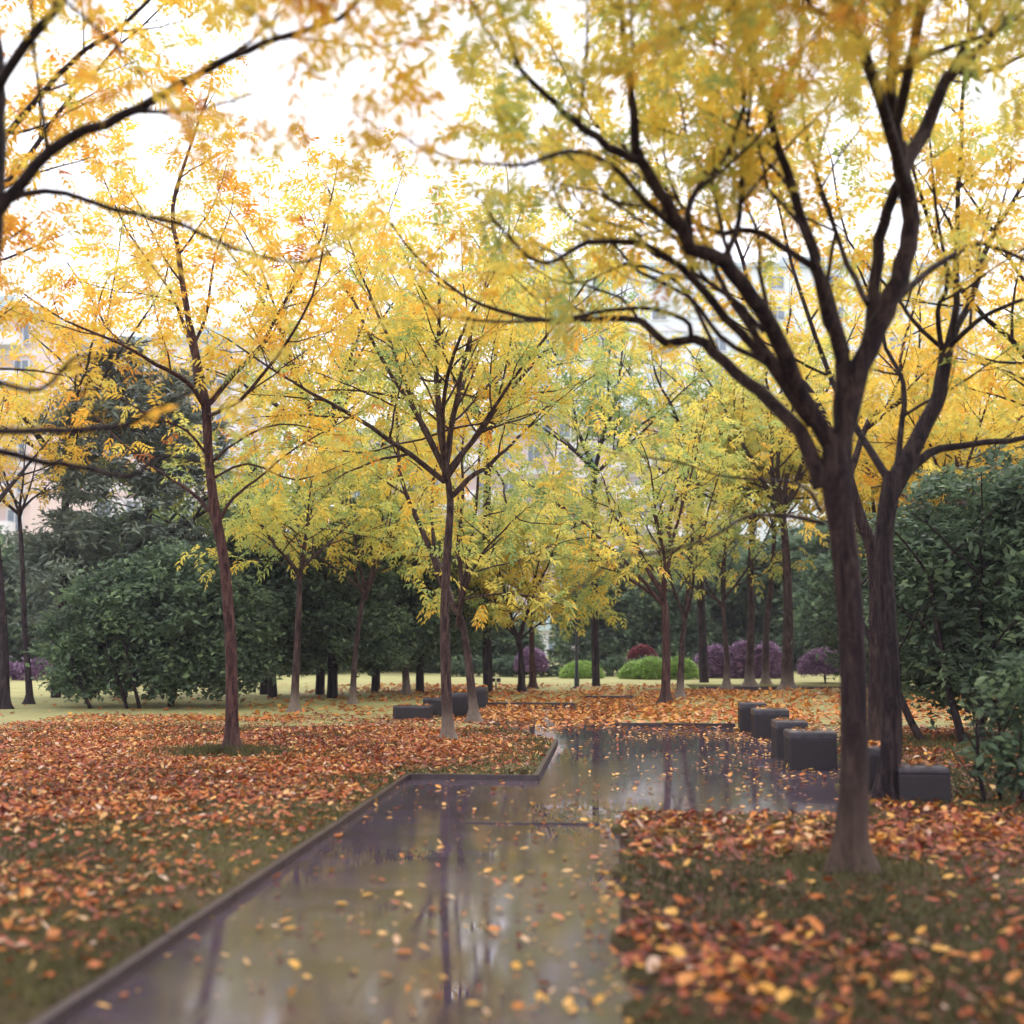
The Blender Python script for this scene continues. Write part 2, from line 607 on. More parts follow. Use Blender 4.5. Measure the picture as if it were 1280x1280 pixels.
def leaf_mesh(name, T, parent, base, mat, L=0.30, pairs=6, ll=0.085, lw_=0.026, tone=0.55, tvar=0.12, seed=0, clump=0.8, droop=0.5):
    """pinnate leaves: every leaflet a folded kite"""
    rg = np.random.default_rng(seed)
    Pn = np.array([tuple(p - base) for p in T.LP], dtype=np.float64)
    Dn = np.array([tuple(d) for d in T.LD], dtype=np.float64)
    n = len(Pn)
    if n == 0: return None
    side = np.cross(Dn, np.array([0, 0, 1.0]))
    nl = np.linalg.norm(side, axis=1, keepdims=True)
    side = np.where(nl > 1e-3, side / np.maximum(nl, 1e-6), np.array([[1.0, 0, 0]]))
    up = np.cross(side, Dn)
    roll = rg.uniform(-0.7, 0.7, (n, 1))
    s2 = side * np.cos(roll) + up * np.sin(roll)
    up = np.cross(s2, Dn)
    side = s2
    Ls = L * rg.uniform(0.65, 1.2, (n, 1))
    # tone of each leaf: smooth in space + own noise
    ph = rg.uniform(0, 6.28, 6)
    sm = (np.sin(Pn[:, 0] * 1.7 / clump + ph[0]) + np.sin(Pn[:, 1] * 1.5 / clump + ph[1]) + np.sin(Pn[:, 2] * 2.1 / clump + ph[2])
          + np.sin((Pn[:, 0] + Pn[:, 2]) * 3.1 / clump + ph[3])) / 4
    tone = tone + .015
    tn = tone + tvar * sm * 1.3 + rg.normal(0, tvar * 0.7, n)
    Vs, Ts = [], []
    g = np.array([0, 0, -1.0])
    ks = []
    for k in range(pairs):
        f = (k + 0.7) / pairs
        ks += [(f, 1), (f, -1)]
    ks.append((1.0, 0))
    for f, sgn in ks:
        ctr = Pn + Dn * Ls * f + g * (droop * 0.35 * Ls * f * f)
        jit = rg.normal(0, 0.18, (n, 3))
        if sgn:
            dr = side * sgn * 0.85 + Dn * 0.45 + g * droop * 0.6 + jit
        else:
            dr = Dn + g * droop * 0.6 + jit
        dr /= np.linalg.norm(dr, axis=1, keepdims=True)
        wd = np.cross(dr, up + jit)
        wd /= np.maximum(np.linalg.norm(wd, axis=1, keepdims=True), 1e-6)
        nn = np.cross(wd, dr)
        prof = 0.75 + 0.5 * math.sin(math.pi * min(f, 0.95))
        l_ = ll * prof * rg.uniform(0.8, 1.15, (n, 1)) * (Ls / L) ** 0.5
        hw = lw_ * 0.5 * prof
        a = ctr
        c = ctr + dr * l_ + g * l_ * 0.15
        b1 = ctr + dr * l_ * 0.42 + wd * hw + nn * hw * 0.35
        b2 = ctr + dr * l_ * 0.42 - wd * hw + nn * hw * 0.35
        Vs.append(np.stack([a, b1, c, b2], axis=1))
        Ts.append(np.repeat((tn + rg.normal(0, 0.03, n))[:, None], 4, axis=1))
    V = np.concatenate(Vs).reshape(-1, 3)
    Tn = np.clip(np.concatenate(Ts).reshape(-1), 0, 1)
    Q = np.arange(len(V)).reshape(-1, 4)
    return mesh_np(name, V, Q, mat, Tn, False, parent)


def finish_tree(T, base, label, bark, cat='tree', group=None, mat=None, name='tree', **lk):
    root = empty(name, base)
    tag(root, label, cat, group)
    V = np.array(T.w.V) - np.array(tuple(base))
    o = mesh_np('trunk', V, T.w.Q, bark, None, True, root)
    leaf_mesh('crown', T, root, base, mat or M_AUT, **lk)
    return root


def limb(T, pts_px, r0, r1, sub=3, level=2, start=0.25, sides=8, clothe=True, power=1.0):
    """pts_px: (px, py, distance) along the limb"""
    pts = [P(*q) for q in pts_px]
    n = len(pts)
    rads = [r0 + (r1 - r0) * (i / (n - 1)) ** power for i in range(n)]
    pts, rads = smooth_poly(pts, rads, sub)
    R = T.R
    pts = [pts[0]] + [p + rvec(R) * min(0.012, rads[i + 1] * .4) for i, p in enumerate(pts[1:])]
    T.w.tube(pts, rads, sides)
    if clothe:
        L = sum((pts[i + 1] - pts[i]).length for i in range(len(pts) - 1))
        T.clothe(pts, rads, L, level, start)
    return pts


def trunk(T, pts_px, rads, base, sub=3, sides=14):
    pts = [P(*q) for q in pts_px]
    pts, rads = smooth_poly(pts, rads, sub)
    # flare and sink into the soil
    k0 = [i for i, p in enumerate(pts) if p.z > base.z + 0.30]
    r0 = rads[0]
    foot = [(-.12, 2.3), (.0, 1.9), (.05, 1.58), (.12, 1.3), (.22, 1.1)]
    top = pts[k0[0]]
    fp = [Vector((base.x + (top.x - base.x) * max(0, h) * .6, base.y, base.z + h)) for h, _ in foot]
    rads = [r0 * m_ for _, m_ in foot] + [rads[i] for i in k0]
    pts = fp + [pts[i] for i in k0]
    fl = [.22, .20, .17, .13, .09] + [.06] * len(k0)
    T.w.tube(pts, rads, max(sides, 18), fl)
    return pts


def base_at(px, py):
    return G(px, py, LAWN)


GROVE = 'slender yellow-leaved trees of the grove'
allbases = []

# --- T1: big tree beside the path, its fork fills the upper right
b = base_at(1063, 1088)
D = b.y
allbases.append((b, .5))
T = Tree(11, dens=1.0, twig_every=0.17, childlen=1.05)


def thin_inside(p, R):
    # the lower inner branches are bare: most leaves hang high up and at the tips
    h = p.z
    if h < 2.75: return False
    if h < 3.2: return R.random() < 0.10
    if h < 4.2: return R.random() < 0.26
    return R.random() < 0.72


T.leaf_test = thin_inside
T.wig = .26
trunk(T, [(1064, 1050, D), (1067, 960, D), (1066, 850, D), (1061, 750, D), (1052, 660, D), (1045, 600, D), (1047, 545, D)],
      [.092, .086, .080, .080, .086, .098, .092], b)
Z0 = D
limb(T, [(1040, 560, D), (1000, 490, D - .1), (975, 430, D - .3), (940, 370, D - .5), (905, 328, D - .7), (865, 310, D - .8), (842, 270, D - .9), (815, 225, D - 1), (795, 190, D - 1.1)], .060, .032, clothe=False, sides=10)
limb(T, [(795, 192, D - 1.1), (790, 140, D - 1.2), (783, 80, D - 1.3), (775, 0, D - 1.5), (765, -80, D - 1.6)], .032, .012, start=.3)
limb(T, [(800, 200, D - 1.1), (760, 182, D - 1.2), (715, 148, D - 1.4), (680, 118, D - 1.5), (650, 85, D - 1.6), (628, 20, D - 1.7), (610, -60, D - 1.7)], .030, .009, start=.3)
limb(T, [(862, 305, D - .8), (863, 250, D - .8), (905, 200, D - .7), (930, 130, D - .9), (920, 60, D - 1.2)], .024, .008)
limb(T, [(905, 325, D - .7), (925, 270, D - .6), (928, 200, D - .5), (940, 110, D - .4), (945, 20, D - .5)], .022, .008)
limb(T, [(850, 290, D - .85), (805, 250, D - 1.), (765, 205, D - 1.3), (710, 190, D - 1.6), (660, 205, D - 1.8), (600, 203, D - 1.9), (540, 190, D - 2), (490, 165, D - 2.)], .020, .006, level=1, start=.35)
limb(T, [(1028, 610, D), (1000, 540, D), (950, 490, D + .2), (905, 452, D + .3), (870, 425, D + .4), (830, 428, D + .5), (800, 402, D + .6), (740, 399, D + .8), (690, 402, D + 1), (640, 392, D + 1.1), (580, 370, D + 1.2), (520, 320, D + 1.3), (485, 275, D + 1.4)], .062, .007, level=1, start=.3, power=.6)
limb(T, [(865, 424, D + .4), (855, 398, D + .3), (800, 385, D + .2), (740, 392, D + .1), (690, 400, D), (620, 402, D), (560, 395, D), (520, 370, D)], .018, .005, level=1, start=.4)
limb(T, [(1015, 530, D), (960, 455, D - .2), (905, 395, D - .4), (850, 335, D - .6), (800, 305, D - .8), (735, 303, D - 1), (680, 330, D - 1.2), (630, 290, D - 1.3), (600, 250, D - 1.4)], .036, .006, level=1, start=.3)
limb(T, [(960, 455, D - .2), (900, 420, D), (860, 370, D), (800, 340, D), (760, 300, D), (700, 260, D), (690, 200, D)], .02, .005, level=1, start=.3)
limb(T, [(990, 480, D), (930, 400, D + .3), (890, 330, D + .4), (870, 280, D + .5), (800, 200, D + .6), (740, 150, D + .7), (690, 60, D + .8)], .024, .006, level=2, start=.45)
limb(T, [(1052, 530, D), (1054, 450, D), (1038, 400, D - .1), (1022, 345, D - .2), (1016, 310, D - .2), (995, 250, D - .3), (975, 190, D - .4), (958, 130, D - .6), (930, 40, D - .8), (915, -40, D - 1)], .055, .012, start=.5)
limb(T, [(1020, 335, D - .2), (985, 312, D - .1), (940, 288, D), (890, 290, D + .1), (850, 255, D + .2), (830, 190, D + .3), (835, 110, D + .4)], .026, .007, start=.4)
limb(T, [(1052, 545, D), (1075, 460, D), (1105, 390, D), (1130, 330, D), (1138, 275, D), (1128, 215, D - .1), (1122, 180, D - .15)], .074, .050, clothe=False, sides=12)
limb(T, [(1122, 185, D - .15), (1112, 110, D - .4), (1118, 40, D - .7), (1125, -40, D - 1.0), (1120, -140, D - 1.4)], .045, .016, start=.3)
limb(T, [(1128, 215, D - .1), (1155, 165, D), (1172, 120, D - .1), (1195, 85, D - .2), (1235, 50, D - .3), (1275, 0, D - .4), (1320, -60, D - .5)], .055, .016, start=.4)
limb(T, [(1078, 460, D), (1092, 380, D + .15), (1100, 300, D + .2), (1115, 250, D + .1), (1130, 215, D)], .045, .035, clothe=False)
limb(T, [(1100, 390, D), (1130, 365, D + .2), (1180, 325, D + .5), (1230, 305, D + .7), (1290, 330, D + .9)], .030, .012, start=.5, level=1)
limb(T, [(1195, 88, D - .2), (1230, 90, D - .1), (1290, 65, D)], .026, .012)
limb(T, [(1085, 380, D), (1060, 330, D + .3), (1035, 260, D + .5), (1010, 180, D + .6), (1000, 90, D + .6), (1005, 0, D + .6)], .022, .007, start=.3)
limb(T, [(1030, 655, D - .05), (985, 645, D - .3), (935, 645, D - .5), (890, 672, D - .7), (830, 690, D - .9), (770, 700, D - 1.1), (705, 750, D - 1.2)], .016, .004, level=1, start=.6)
limb(T, [(1026, 640, D), (1012, 615, D + .1), (985, 602, D + .3), (900, 595, D + .8), (850, 578, D + 1), (760, 565, D + 1.2)], .014, .004, level=1, start=.6)
# the fan of slender angular shoots up and to one side
for q_, r_ in (
    ([(985, 470, D), (948, 420, D + .2), (930, 385, D + .3), (880, 345, D + .4), (850, 300, D + .4), (790, 255, D + .5), (760, 215, D + .5)], .020),
    ([(955, 415, D), (915, 372, D - .1), (868, 340, D - .2), (845, 300, D - .3), (800, 275, D - .4), (745, 240, D - .5), (700, 230, D - .6), (660, 200, D - .7)], .018),
    ([(930, 360, D - .4), (905, 300, D - .3), (890, 230, D - .2), (860, 180, D - .1), (850, 120, D), (815, 60, D)], .018),
    ([(905, 455, D + .3), (862, 372, D + .5), (835, 345, D + .6), (780, 330, D + .7), (735, 352, D + .8), (690, 350, D + .9), (650, 320, D + 1)], .016),
    ([(970, 430, D), (950, 340, D + .5), (948, 290, D + .5), (915, 220, D + .6), (905, 150, D + .6), (880, 90, D + .6)], .018),
    ([(1020, 340, D - .2), (1000, 280, D - .5), (960, 235, D - .6), (945, 170, D - .7), (910, 130, D - .8)], .016),
    ([(1060, 440, D), (1035, 350, D + .5), (1045, 290, D + .6), (1020, 230, D + .7), (1035, 150, D + .7), (1060, 80, D + .7)], .018),
    ([(800, 402, D + .6), (775, 372, D + .5), (720, 352, D + .4), (700, 318, D + .3), (660, 305, D + .2), (640, 280, D + .1)], .012),
    ([(740, 399, D + .8), (700, 372, D + .9), (668, 372, D + 1), (640, 345, D + 1), (610, 340, D + 1.1)], .010),
    ([(850, 330, D - .6), (815, 318, D - .7), (790, 285, D - .8), (742, 275, D - .9), (715, 240, D - 1.), (668, 232, D - 1.1)], .013),
    ([(842, 270, D - .9), (822, 262, D - .8), (765, 250, D - .8), (742, 222, D - .8), (690, 175, D - .9), (668, 130, D - 1)], .015),
):
    limb(T, q_, r_, .004, sub=2, level=1, start=.3, sides=6)
# limbs reaching out over the path towards the viewer, above the frame's top
limb(T, [(1130, 230, D - .1), (1080, 60, D - 1.2), (1000, -60, D - 2.2), (900, -90, D - 3.2), (790, -60, D - 3.6), (700, -40, D - 3.7)], .04, .01, start=.35)
limb(T, [(1122, 150, D - .3), (1160, -20, D - 1.6), (1170, -110, D - 2.6), (1140, -110, D - 3.4), (1060, -60, D - 3.8)], .035, .01, start=.35)
limb(T, [(1190, 90, D - .2), (1270, -60, D - 1.2), (1300, -90, D - 2.4), (1240, -60, D - 3.4)], .03, .01, start=.35)
limb(T, [(775, 20, D - 1.4), (700, -90, D - 2.2), (600, -130, D - 2.8), (520, -110, D - 3.0)], .02, .008, start=.2)
limb(T, [(930, 50, D - .8), (900, -40, D - 1.9), (870, -60, D - 2.6), (840, -50, D - 3.2)], .02, .008, start=.2)
finish_tree(T, b, 'thickest dark forked tree beside the wet path, branching low over the stone seats', M_BARK, group=GROVE, mat=M_AUT,
            seed=1, tone=.52, tvar=.16, L=.27, pairs=7, ll=.085, lw_=.024)

# --- T2: dark tree just behind it
b = base_at(1110, 1000)
D = b.y
allbases.append((b, .4))
T = Tree(12, dens=0.9, twig_every=.28, childlen=.9)
T.leaf_test = lambda p, R: R.random() < (0.15 if p.z < 3.4 else 0.95)
trunk(T, [(1112, 960, D), (1114, 900, D), (1110, 800, D), (1104, 700, D), (1108, 640, D), (1118, 592, D)], [.096, .09, .082, .08, .084, .095], b)
limb(T, [(1120, 600, D), (1142, 560, D), (1162, 520, D), (1178, 475, D), (1184, 430, D)], .085, .06, clothe=False)
limb(T, [(1184, 435, D), (1195, 380, D), (1196, 300, D), (1200, 200, D), (1205, 100, D), (1215, -20, D - .3)], .035, .012, start=.3)
limb(T, [(1190, 425, D), (1218, 360, D + .2), (1238, 300, D + .3), (1275, 235, D + .4), (1320, 150, D + .5)], .035, .014, start=.3)
limb(T, [(1184, 435, D), (1225, 398, D - .3), (1270, 378, D - .5), (1330, 360, D - .6)], .026, .012)
limb(T, [(1178, 440, D), (1172, 390, D - .3), (1185, 350, D - .5), (1170, 260, D - .7), (1160, 150, D - .8)], .026, .009)
limb(T, [(1185, 440, D), (1140, 400, D), (1120, 370, D + .2), (1060, 300, D + .4), (1040, 200, D + .5)], .022, .009)
limb(T, [(1108, 595, D), (1078, 548, D + .3), (1050, 500, D + .6), (1020, 420, D + .9), (990, 330, D + 1), (970, 240, D + 1)], .04, .012)
limb(T, [(1122, 580, D), (1128, 520, D + .2), (1130, 480, D + .3), (1108, 435, D + .5), (1100, 400, D + .5), (1075, 340, D + .5)], .03, .012)
limb(T, [(1126, 600, D), (1160, 568, D + .1), (1210, 555, D + .2), (1290, 545, D + .3), (1370, 500, D + .4)], .05, .018, level=1)
finish_tree(T, b, 'near-black wet tree directly behind the thickest trunk, forking at head height over the rounded seat', M_BARKD, group=GROVE,
            seed=2, tone=.55, tvar=.14, L=.28, pairs=6, ll=.09, lw_=.028)

# --- T20: leaning trunk between the two
b = G(1093, 962, LAWN)
D = b.y
allbases.append((b, .3))
T = Tree(13, dens=.8, twig_every=.3)
T.leaf_test = lambda p, R: R.random() < (0.1 if p.z < 3.6 else 0.8)
trunk(T, [(1093, 930, D), (1093, 860, D), (1094, 760, D), (1090, 690, D), (1074, 645, D), (1058, 590, D)], [.075, .07, .068, .068, .065, .06], b, sides=10)
limb(T, [(1058, 592, D), (1030, 520, D + .2), (985, 450, D + .4), (945, 380, D + .5), (920, 300, D + .6), (880, 220, D + .6)], .05, .012)
limb(T, [(1060, 600, D), (1090, 520, D + .3), (1130, 500, D + .3), (1125, 450, D + .4), (1150, 360, D + .5)], .04, .012)
limb(T, [(1085, 690, D), (1110, 640, D + .4), (1150, 560, D + .8), (1160, 470, D + 1)], .035, .012)
finish_tree(T, b, 'thin trunk leaning in the gap between the two dark forked trees', M_BARK, group=GROVE, seed=3, tone=.6, tvar=.12)

# --- T0: tree outside the frame whose limbs reach in
D = 6.2
b = Vector((P(-75, 800, D).x, D, LAWN))
T = Tree(14, dens=1.0, twig_every=.25, childlen=1.0)
T.leaf_test = lambda p, R: R.random() < (0.10 if p.z < 3.3 else 0.95)
T.w.tube([b + Vector((0, 0, -.1)), b + Vector((0, 0, .1)), P(-78, 800, D), P(-70, 600, D), P(-50, 480, D), P(-28, 380, D)], [.16, .14, .115, .105, .10, .09], 12)
limb(T, [(-28, 385, D), (-12, 280, D), (-6, 200, D), (-4, 120, D), (-8, 40, D), (-10, -60, D)], .07, .03, start=.8)
limb(T, [(-14, 280, D), (28, 225, D), (85, 175, D - .1), (155, 145, D - .2), (222, 108, D - .3), (290, 72, D - .4), (350, 46, D - .5), (425, 22, D - .6), (470, -25, D - .7)], .036, .012, start=.2)
limb(T, [(350, 46, D - .5), (400, 50, D - .4), (450, 58, D - .4), (540, 50, D - .3)], .010, .004, level=1)
limb(T, [(-14, 265, D), (55, 238, D + .2), (140, 262, D + .4), (225, 280, D + .6), (290, 310, D + .8), (380, 328, D + 1.), (440, 295, D + 1.2)], .022, .005, level=1, start=.3)
limb(T, [(-40, 450, D), (0, 478, D - .2), (50, 487, D - .3), (85, 455, D - .4), (110, 445, D - .4), (200, 455, D - .4)], .016, .005, level=1, start=.6)
limb(T, [(-60, 540, D), (0, 538, D - .1), (90, 538, D - .3), (160, 530, D - .4), (200, 508, D - .5), (240, 490, D - .5), (262, 500, D - .5)], .022, .006, level=1, start=.8)
limb(T, [(-66, 560, D), (0, 565, D + .2), (60, 578, D + .3), (110, 585, D + .4), (160, 596, D + .4), (195, 575, D + .5), (225, 572, D + .6), (290, 590, D + .7)], .024, .006, level=1, start=.75)
limb(T, [(-8, 120, D), (60, 20, D - .6), (150, -60, D - 1.2), (260, -80, D - 1.6), (360, -90, D - 1.8)], .03, .01, start=.3)
limb(T, [(-6, 60, D), (-10, -60, D - .8), (60, -100, D - 1.5), (200, -50, D - 1.9), (300, -30, D - 2.)], .03, .01, start=.3)
finish_tree(T, b, 'close tree at the picture edge whose dark boughs reach in high across the sky', M_BARKD, group=GROVE, seed=4, tone=.66, tvar=.14,
            L=.26, pairs=6, ll=.075, lw_=.024)

# --- T3: reddish trunk on the leaf-covered lawn
b = base_at(290, 942)
D = b.y
allbases.append((b, .75))
T = Tree(15, dens=.95, twig_every=.24, childlen=1.2)
T.leaf_test = lambda p, R: R.random() < (0.12 if p.z < 3.8 else 0.6 if p.z < 4.6 else .95)
trunk(T, [(290, 915, D), (290, 860, D), (288, 790, D), (280, 700, D), (270, 645, D), (262, 580, D), (258, 508, D)], [.085, .072, .068, .064, .066, .055, .06], b, sides=12)
limb(T, [(258, 510, D), (248, 455, D), (236, 400, D), (225, 330, D), (216, 260, D), (235, 190, D), (260, 120, D)], .055, .012, start=.2)
limb(T, [(256, 508, D), (235, 478, D - .3), (195, 455, D - .6), (150, 430, D - .9), (80, 400, D - 1.2), (20, 360, D - 1.4)], .035, .008)
limb(T, [(245, 480, D), (238, 430, D + .3), (210, 360, D + .6), (160, 290, D + .9), (120, 200, D + 1.1)], .03, .008)
limb(T, [(258, 508, D), (290, 470, D + .2), (325, 432, D + .3), (360, 370, D + .4), (400, 300, D + .5), (420, 220, D + .5)], .038, .009)
limb(T, [(262, 580, D), (300, 550, D), (350, 530, D - .2), (410, 540, D - .4)], .02, .006, level=1)
limb(T, [(268, 650, D), (248, 622, D), (215, 600, D), (160, 560, D + .2), (120, 520, D + .3)], .026, .007, level=1)
limb(T, [(272, 655, D), (292, 622, D), (320, 600, D), (370, 560, D), (440, 520, D)], .026, .007, level=1)
limb(T, [(262, 575, D), (235, 540, D - .3), (190, 520, D - .5), (120, 480, D - .8)], .02, .006, level=1)
limb(T, [(262, 600, D), (310, 580, D + .4), (370, 600, D + .6), (430, 580, D + .8)], .02, .006, level=1)
limb(T, [(258, 520, D), (300, 500, D - .5), (350, 440, D - 1), (390, 370, D - 1.3), (410, 280, D - 1.5)], .028, .008)
finish_tree(T, b, 'reddish-brown slender tree rising from thick brown leaf litter, a green tuft round its foot', M_BARKR, group=GROVE, seed=5, tone=.66, tvar=.15,
            L=.28, pairs=5, ll=.095, lw_=.032)


# --- generic vase-shaped tree
def grove_tree(px, py, seed, label, top, spread, fork_px=None, r=.1, lean=0.0, nlimb=6, bark=M_BARKP, tone=.55, tvar=.12, extra=None,
               pairs=4, ll=.12, lw_=.042, L=.32, dens=1.0, te=.26, low=0.0, trace=None, group=GROVE, mat=None, forkh=2.6, cat='tree', thin=.85):
    b = base_at(px, py)
    D = b.y
    allbases.append((b, r * 3))
    T = Tree(seed, dens=dens, twig_every=te, childlen=1.0 + spread * .12)
    R = T.R
    T.leaf_test = lambda p, R_: R_.random() < thin
    H = top
    if trace:
        trunk(T, [(x, y, D) for x, y in trace], [r * (1 - .45 * i / (len(trace) - 1)) for i in range(len(trace))], b, sides=10)
        fk = P(trace[-1][0], trace[-1][1], D)
    else:
        fk = Vector((b.x + lean, D + R.uniform(-.2, .2), LAWN + forkh))
        mid = b.lerp(fk, .5) + Vector((R.uniform(-.08, .08), 0, 0))
        pts, rads = smooth_poly([b + Vector((0, 0, -.1)), b + Vector((0, 0, .12)), mid, fk], [r * 1.35, r * 1.1, r * .9, r * .78], 4)
        T.w.tube(pts, rads, 9)
    if extra:
        for e in extra:
            limb(T, [(x, y, D + dd) for x, y, dd in e[0]], e[1], e[2], start=.45)
    for i in range(nlimb):
        az = 2 * math.pi * (i + R.uniform(-.3, .3)) / nlimb
        el = R.uniform(.55, 1.15) if i else 1.4
        d = Vector((math.cos(az) * math.cos(el), math.sin(az) * math.cos(el), math.sin(el)))
        Lr = (H - fk.z) / max(.45, math.sin(el)) * R.uniform(.75, 1.0)
        Lr = min(Lr, spread / max(.2, math.cos(el)) * R.uniform(.85, 1.1)) if math.cos(el) > .3 else Lr
        ns = max(5, int(Lr / .35))
        pts = wander(R, fk + Vector((0, 0, -R.uniform(0, .35))), d, Lr, ns, .10, -.012)
        r0 = r * R.uniform(.42, .6)
        rads = [r0 * (1 - .8 * k / ns) for k in range(ns + 1)]
        T.w.tube(pts, rads, 6)
        T.clothe(pts, rads, Lr, 2, .18)
    # drooping outer shoots
    for i in range(int(nlimb * low)):
        az = R.uniform(0, 6.28)
        d = Vector((math.cos(az), math.sin(az), R.uniform(-.05, .35)))
        T.branch(fk + Vector((0, 0, R.uniform(.2, 1.4))), d, spread * R.uniform(.7, 1.0), r * .25, 2, 5)
    return finish_tree(T, b, label, bark, cat, group, mat=mat, seed=seed, tone=tone, tvar=tvar, L=L, pairs=pairs, ll=ll, lw_=lw_)


grove_tree(560, 925, 31, 'straight pale-footed tree standing in the leafy grass island by the path', 8.6, 3.3, r=.075,
           trace=[(559, 890), (557, 830), (556, 760), (560, 680), (563, 625), (556, 580)], nlimb=8, low=.5, tone=0.48, tvar=0.19,
           extra=[([(562, 622, 0), (585, 600, 0), (612, 580, .1), (632, 562, .2), (655, 540, .2), (690, 500, .3)], .045, .01),
                  ([(612, 580, .1), (628, 600, 0), (632, 625, -.1), (650, 650, -.2), (690, 655, -.3)], .02, .006),
                  ([(556, 580, 0), (549, 520, 0), (545, 470, 0), (548, 420, 0), (550, 360, 0)], .06, .02)],
           pairs=5, ll=.105, lw_=.036, te=.24, thin=0.6)
grove_tree(592, 900, 32, 'tree with a pale foot leaning away behind the stone seats and splitting into three stems', 9.2, 3.2, r=.074,
           trace=[(590, 870), (585, 820), (578, 780), (572, 765)], nlimb=3, low=.4, tone=0.44, tvar=.17,
           extra=[([(572, 766, 0), (556, 738, 0), (543, 700, 0), (524, 655, 0), (510, 625, .1), (500, 590, .1), (497, 540, .2), (495, 490, .2)], .07, .02),
                  ([(543, 700, 0), (540, 650, .1), (541, 610, .2), (548, 560, .3), (560, 480, .4)], .04, .014),
                  ([(574, 768, 0), (576, 720, -.1), (573, 680, -.2), (578, 620, -.3), (578, 560, -.4), (590, 470, -.4)], .05, .016)],
           pairs=4, ll=.12, lw_=.042, thin=0.7)
grove_tree(368, 890, 33, 'small tree with a narrow trunk in front of the evergreen bushes', 5.6, 2.1, r=.075, trace=[(369, 860), (372, 800), (374, 750), (375, 712)],
           nlimb=6, tone=.38, tvar=.14, dens=.8, low=.4)
grove_tree(441, 880, 34, 'thin pale-footed tree splitting in a Y before the evergreens', 6.6, 2.3, r=.062, trace=[(442, 850), (446, 800), (452, 760), (456, 735)],
           nlimb=5, tone=.42, tvar=.14, low=.4,
           extra=[([(456, 735, 0), (448, 700, 0), (440, 640, 0), (432, 580, 0)], .04, .012), ([(456, 737, 0), (468, 705, 0), (478, 650, 0), (490, 590, 0)], .045, .012)])
grove_tree(508, 868, 35, 'thin tree leaning towards the evergreens on the lawn edge', 7.0, 2.4, r=.085, trace=[(507, 840), (502, 790), (494, 740), (486, 700)],
           nlimb=5, tone=.36, tvar=.14, low=.4)
grove_tree(652, 866, 36, 'short dark-stemmed tree with yellow sprays hanging above the far leaf bed', 5.6, 2.2, r=.085, trace=[(652, 840), (651, 815), (648, 792)],
           nlimb=7, tone=0.44, tvar=0.15, bark=M_BARKD, low=.8, ll=.15, lw_=.055, pairs=3)
grove_tree(666, 861, 37, 'reddish-stemmed tree close beside the short dark-stemmed one', 9.2, 3.0, r=.09, trace=[(666, 840), (665, 815), (664, 780), (660, 740)],
           nlimb=7, tone=0.36, tvar=0.17, bark=M_BARKR, low=.9, ll=.15, lw_=.055, pairs=3, thin=0.7)
grove_tree(832, 878, 38, 'reddish trunk at the corner of the orange leaf bank, spreading into many boughs', 7.6, 3.0, r=.10,
           trace=[(832, 860), (833, 810), (831, 760), (828, 740)], nlimb=5, tone=0.42, tvar=0.17, bark=M_BARKR, low=0.2,
           extra=[([(828, 742, 0), (808, 708, 0), (795, 680, 0), (768, 645, 0), (755, 600, 0)], .07, .018), ([(828, 725, 0), (838, 690, 0), (838, 640, 0), (858, 600, 0), (870, 540, 0)], .07, .018)],
           ll=.13, lw_=.048, pairs=4, thin=0.55)
grove_tree(850, 872, 39, 'pale-footed tree with slim wavering stems behind the corner tree', 7.2, 2.8, r=.078,
           trace=[(851, 840), (853, 800), (857, 765)], nlimb=5, tone=0.36, tvar=.13, low=0.1,
           extra=[([(857, 766, 0), (862, 720, 0), (866, 660, 0), (862, 600, 0), (880, 540, 0)], .06, .016)], ll=.14, lw_=.05, pairs=3, thin=0.5)
grove_tree(908, 858, 40, 'slim dark tree before the purple clipped hedge', 7.5, 2.6, r=.085, trace=[(909, 830), (906, 790), (904, 750)], nlimb=6, tone=0.36, tvar=.14,
           low=0.2, ll=.16, lw_=.06, pairs=3, dens=.8, thin=0.5)
grove_tree(937, 856, 41, 'brown tree with a broad foot standing in the middle before the purple hedge', 10.2, 3.2, r=.125, trace=[(937, 830), (939, 770), (938, 700), (942, 650)],
           nlimb=7, tone=0.4, tvar=.13, bark=M_BARKP, low=0.1, ll=.17, lw_=.065, pairs=3, dens=.8, thin=0.5, forkh=3.6)
grove_tree(957, 855, 42, 'pale-footed trunk nearly touching the broad-footed brown one', 10.6, 3.2, r=.105, trace=[(957, 830), (958, 780), (965, 720), (968, 660)],
           nlimb=6, tone=0.42, tvar=.13, low=0.1, ll=.17, lw_=.065, pairs=3, dens=.8, thin=0.5)
grove_tree(984, 861, 43, 'stout straight light-brown trunk at the end of the purple hedge', 10.8, 3.6, r=.155, trace=[(984, 830), (985, 770), (983, 700), (978, 640)],
           nlimb=8, tone=0.45, tvar=.12, bark=M_BARKP, low=0.2, ll=.17, lw_=.065, pairs=3, dens=.8, thin=0.55)
grove_tree(1213, 872, 44, 'leaning pinkish-brown trunk half hidden in the big dark bush', 8.6, 3.6, r=.11, trace=[(1210, 840), (1203, 780), (1196, 700), (1192, 640)],
           nlimb=8, tone=.56, tvar=.12, bark=M_BARKR, low=.5, ll=.15, lw_=.055, pairs=3)
grove_tree(6, 886, 45, 'dark thin tree at the picture edge leaning out of view', 6.6, 2.2, r=.10, trace=[(6, 850), (4, 780), (-2, 700), (-8, 620)], nlimb=5, tone=.62, tvar=.12, bark=M_BARKD, dens=.6)
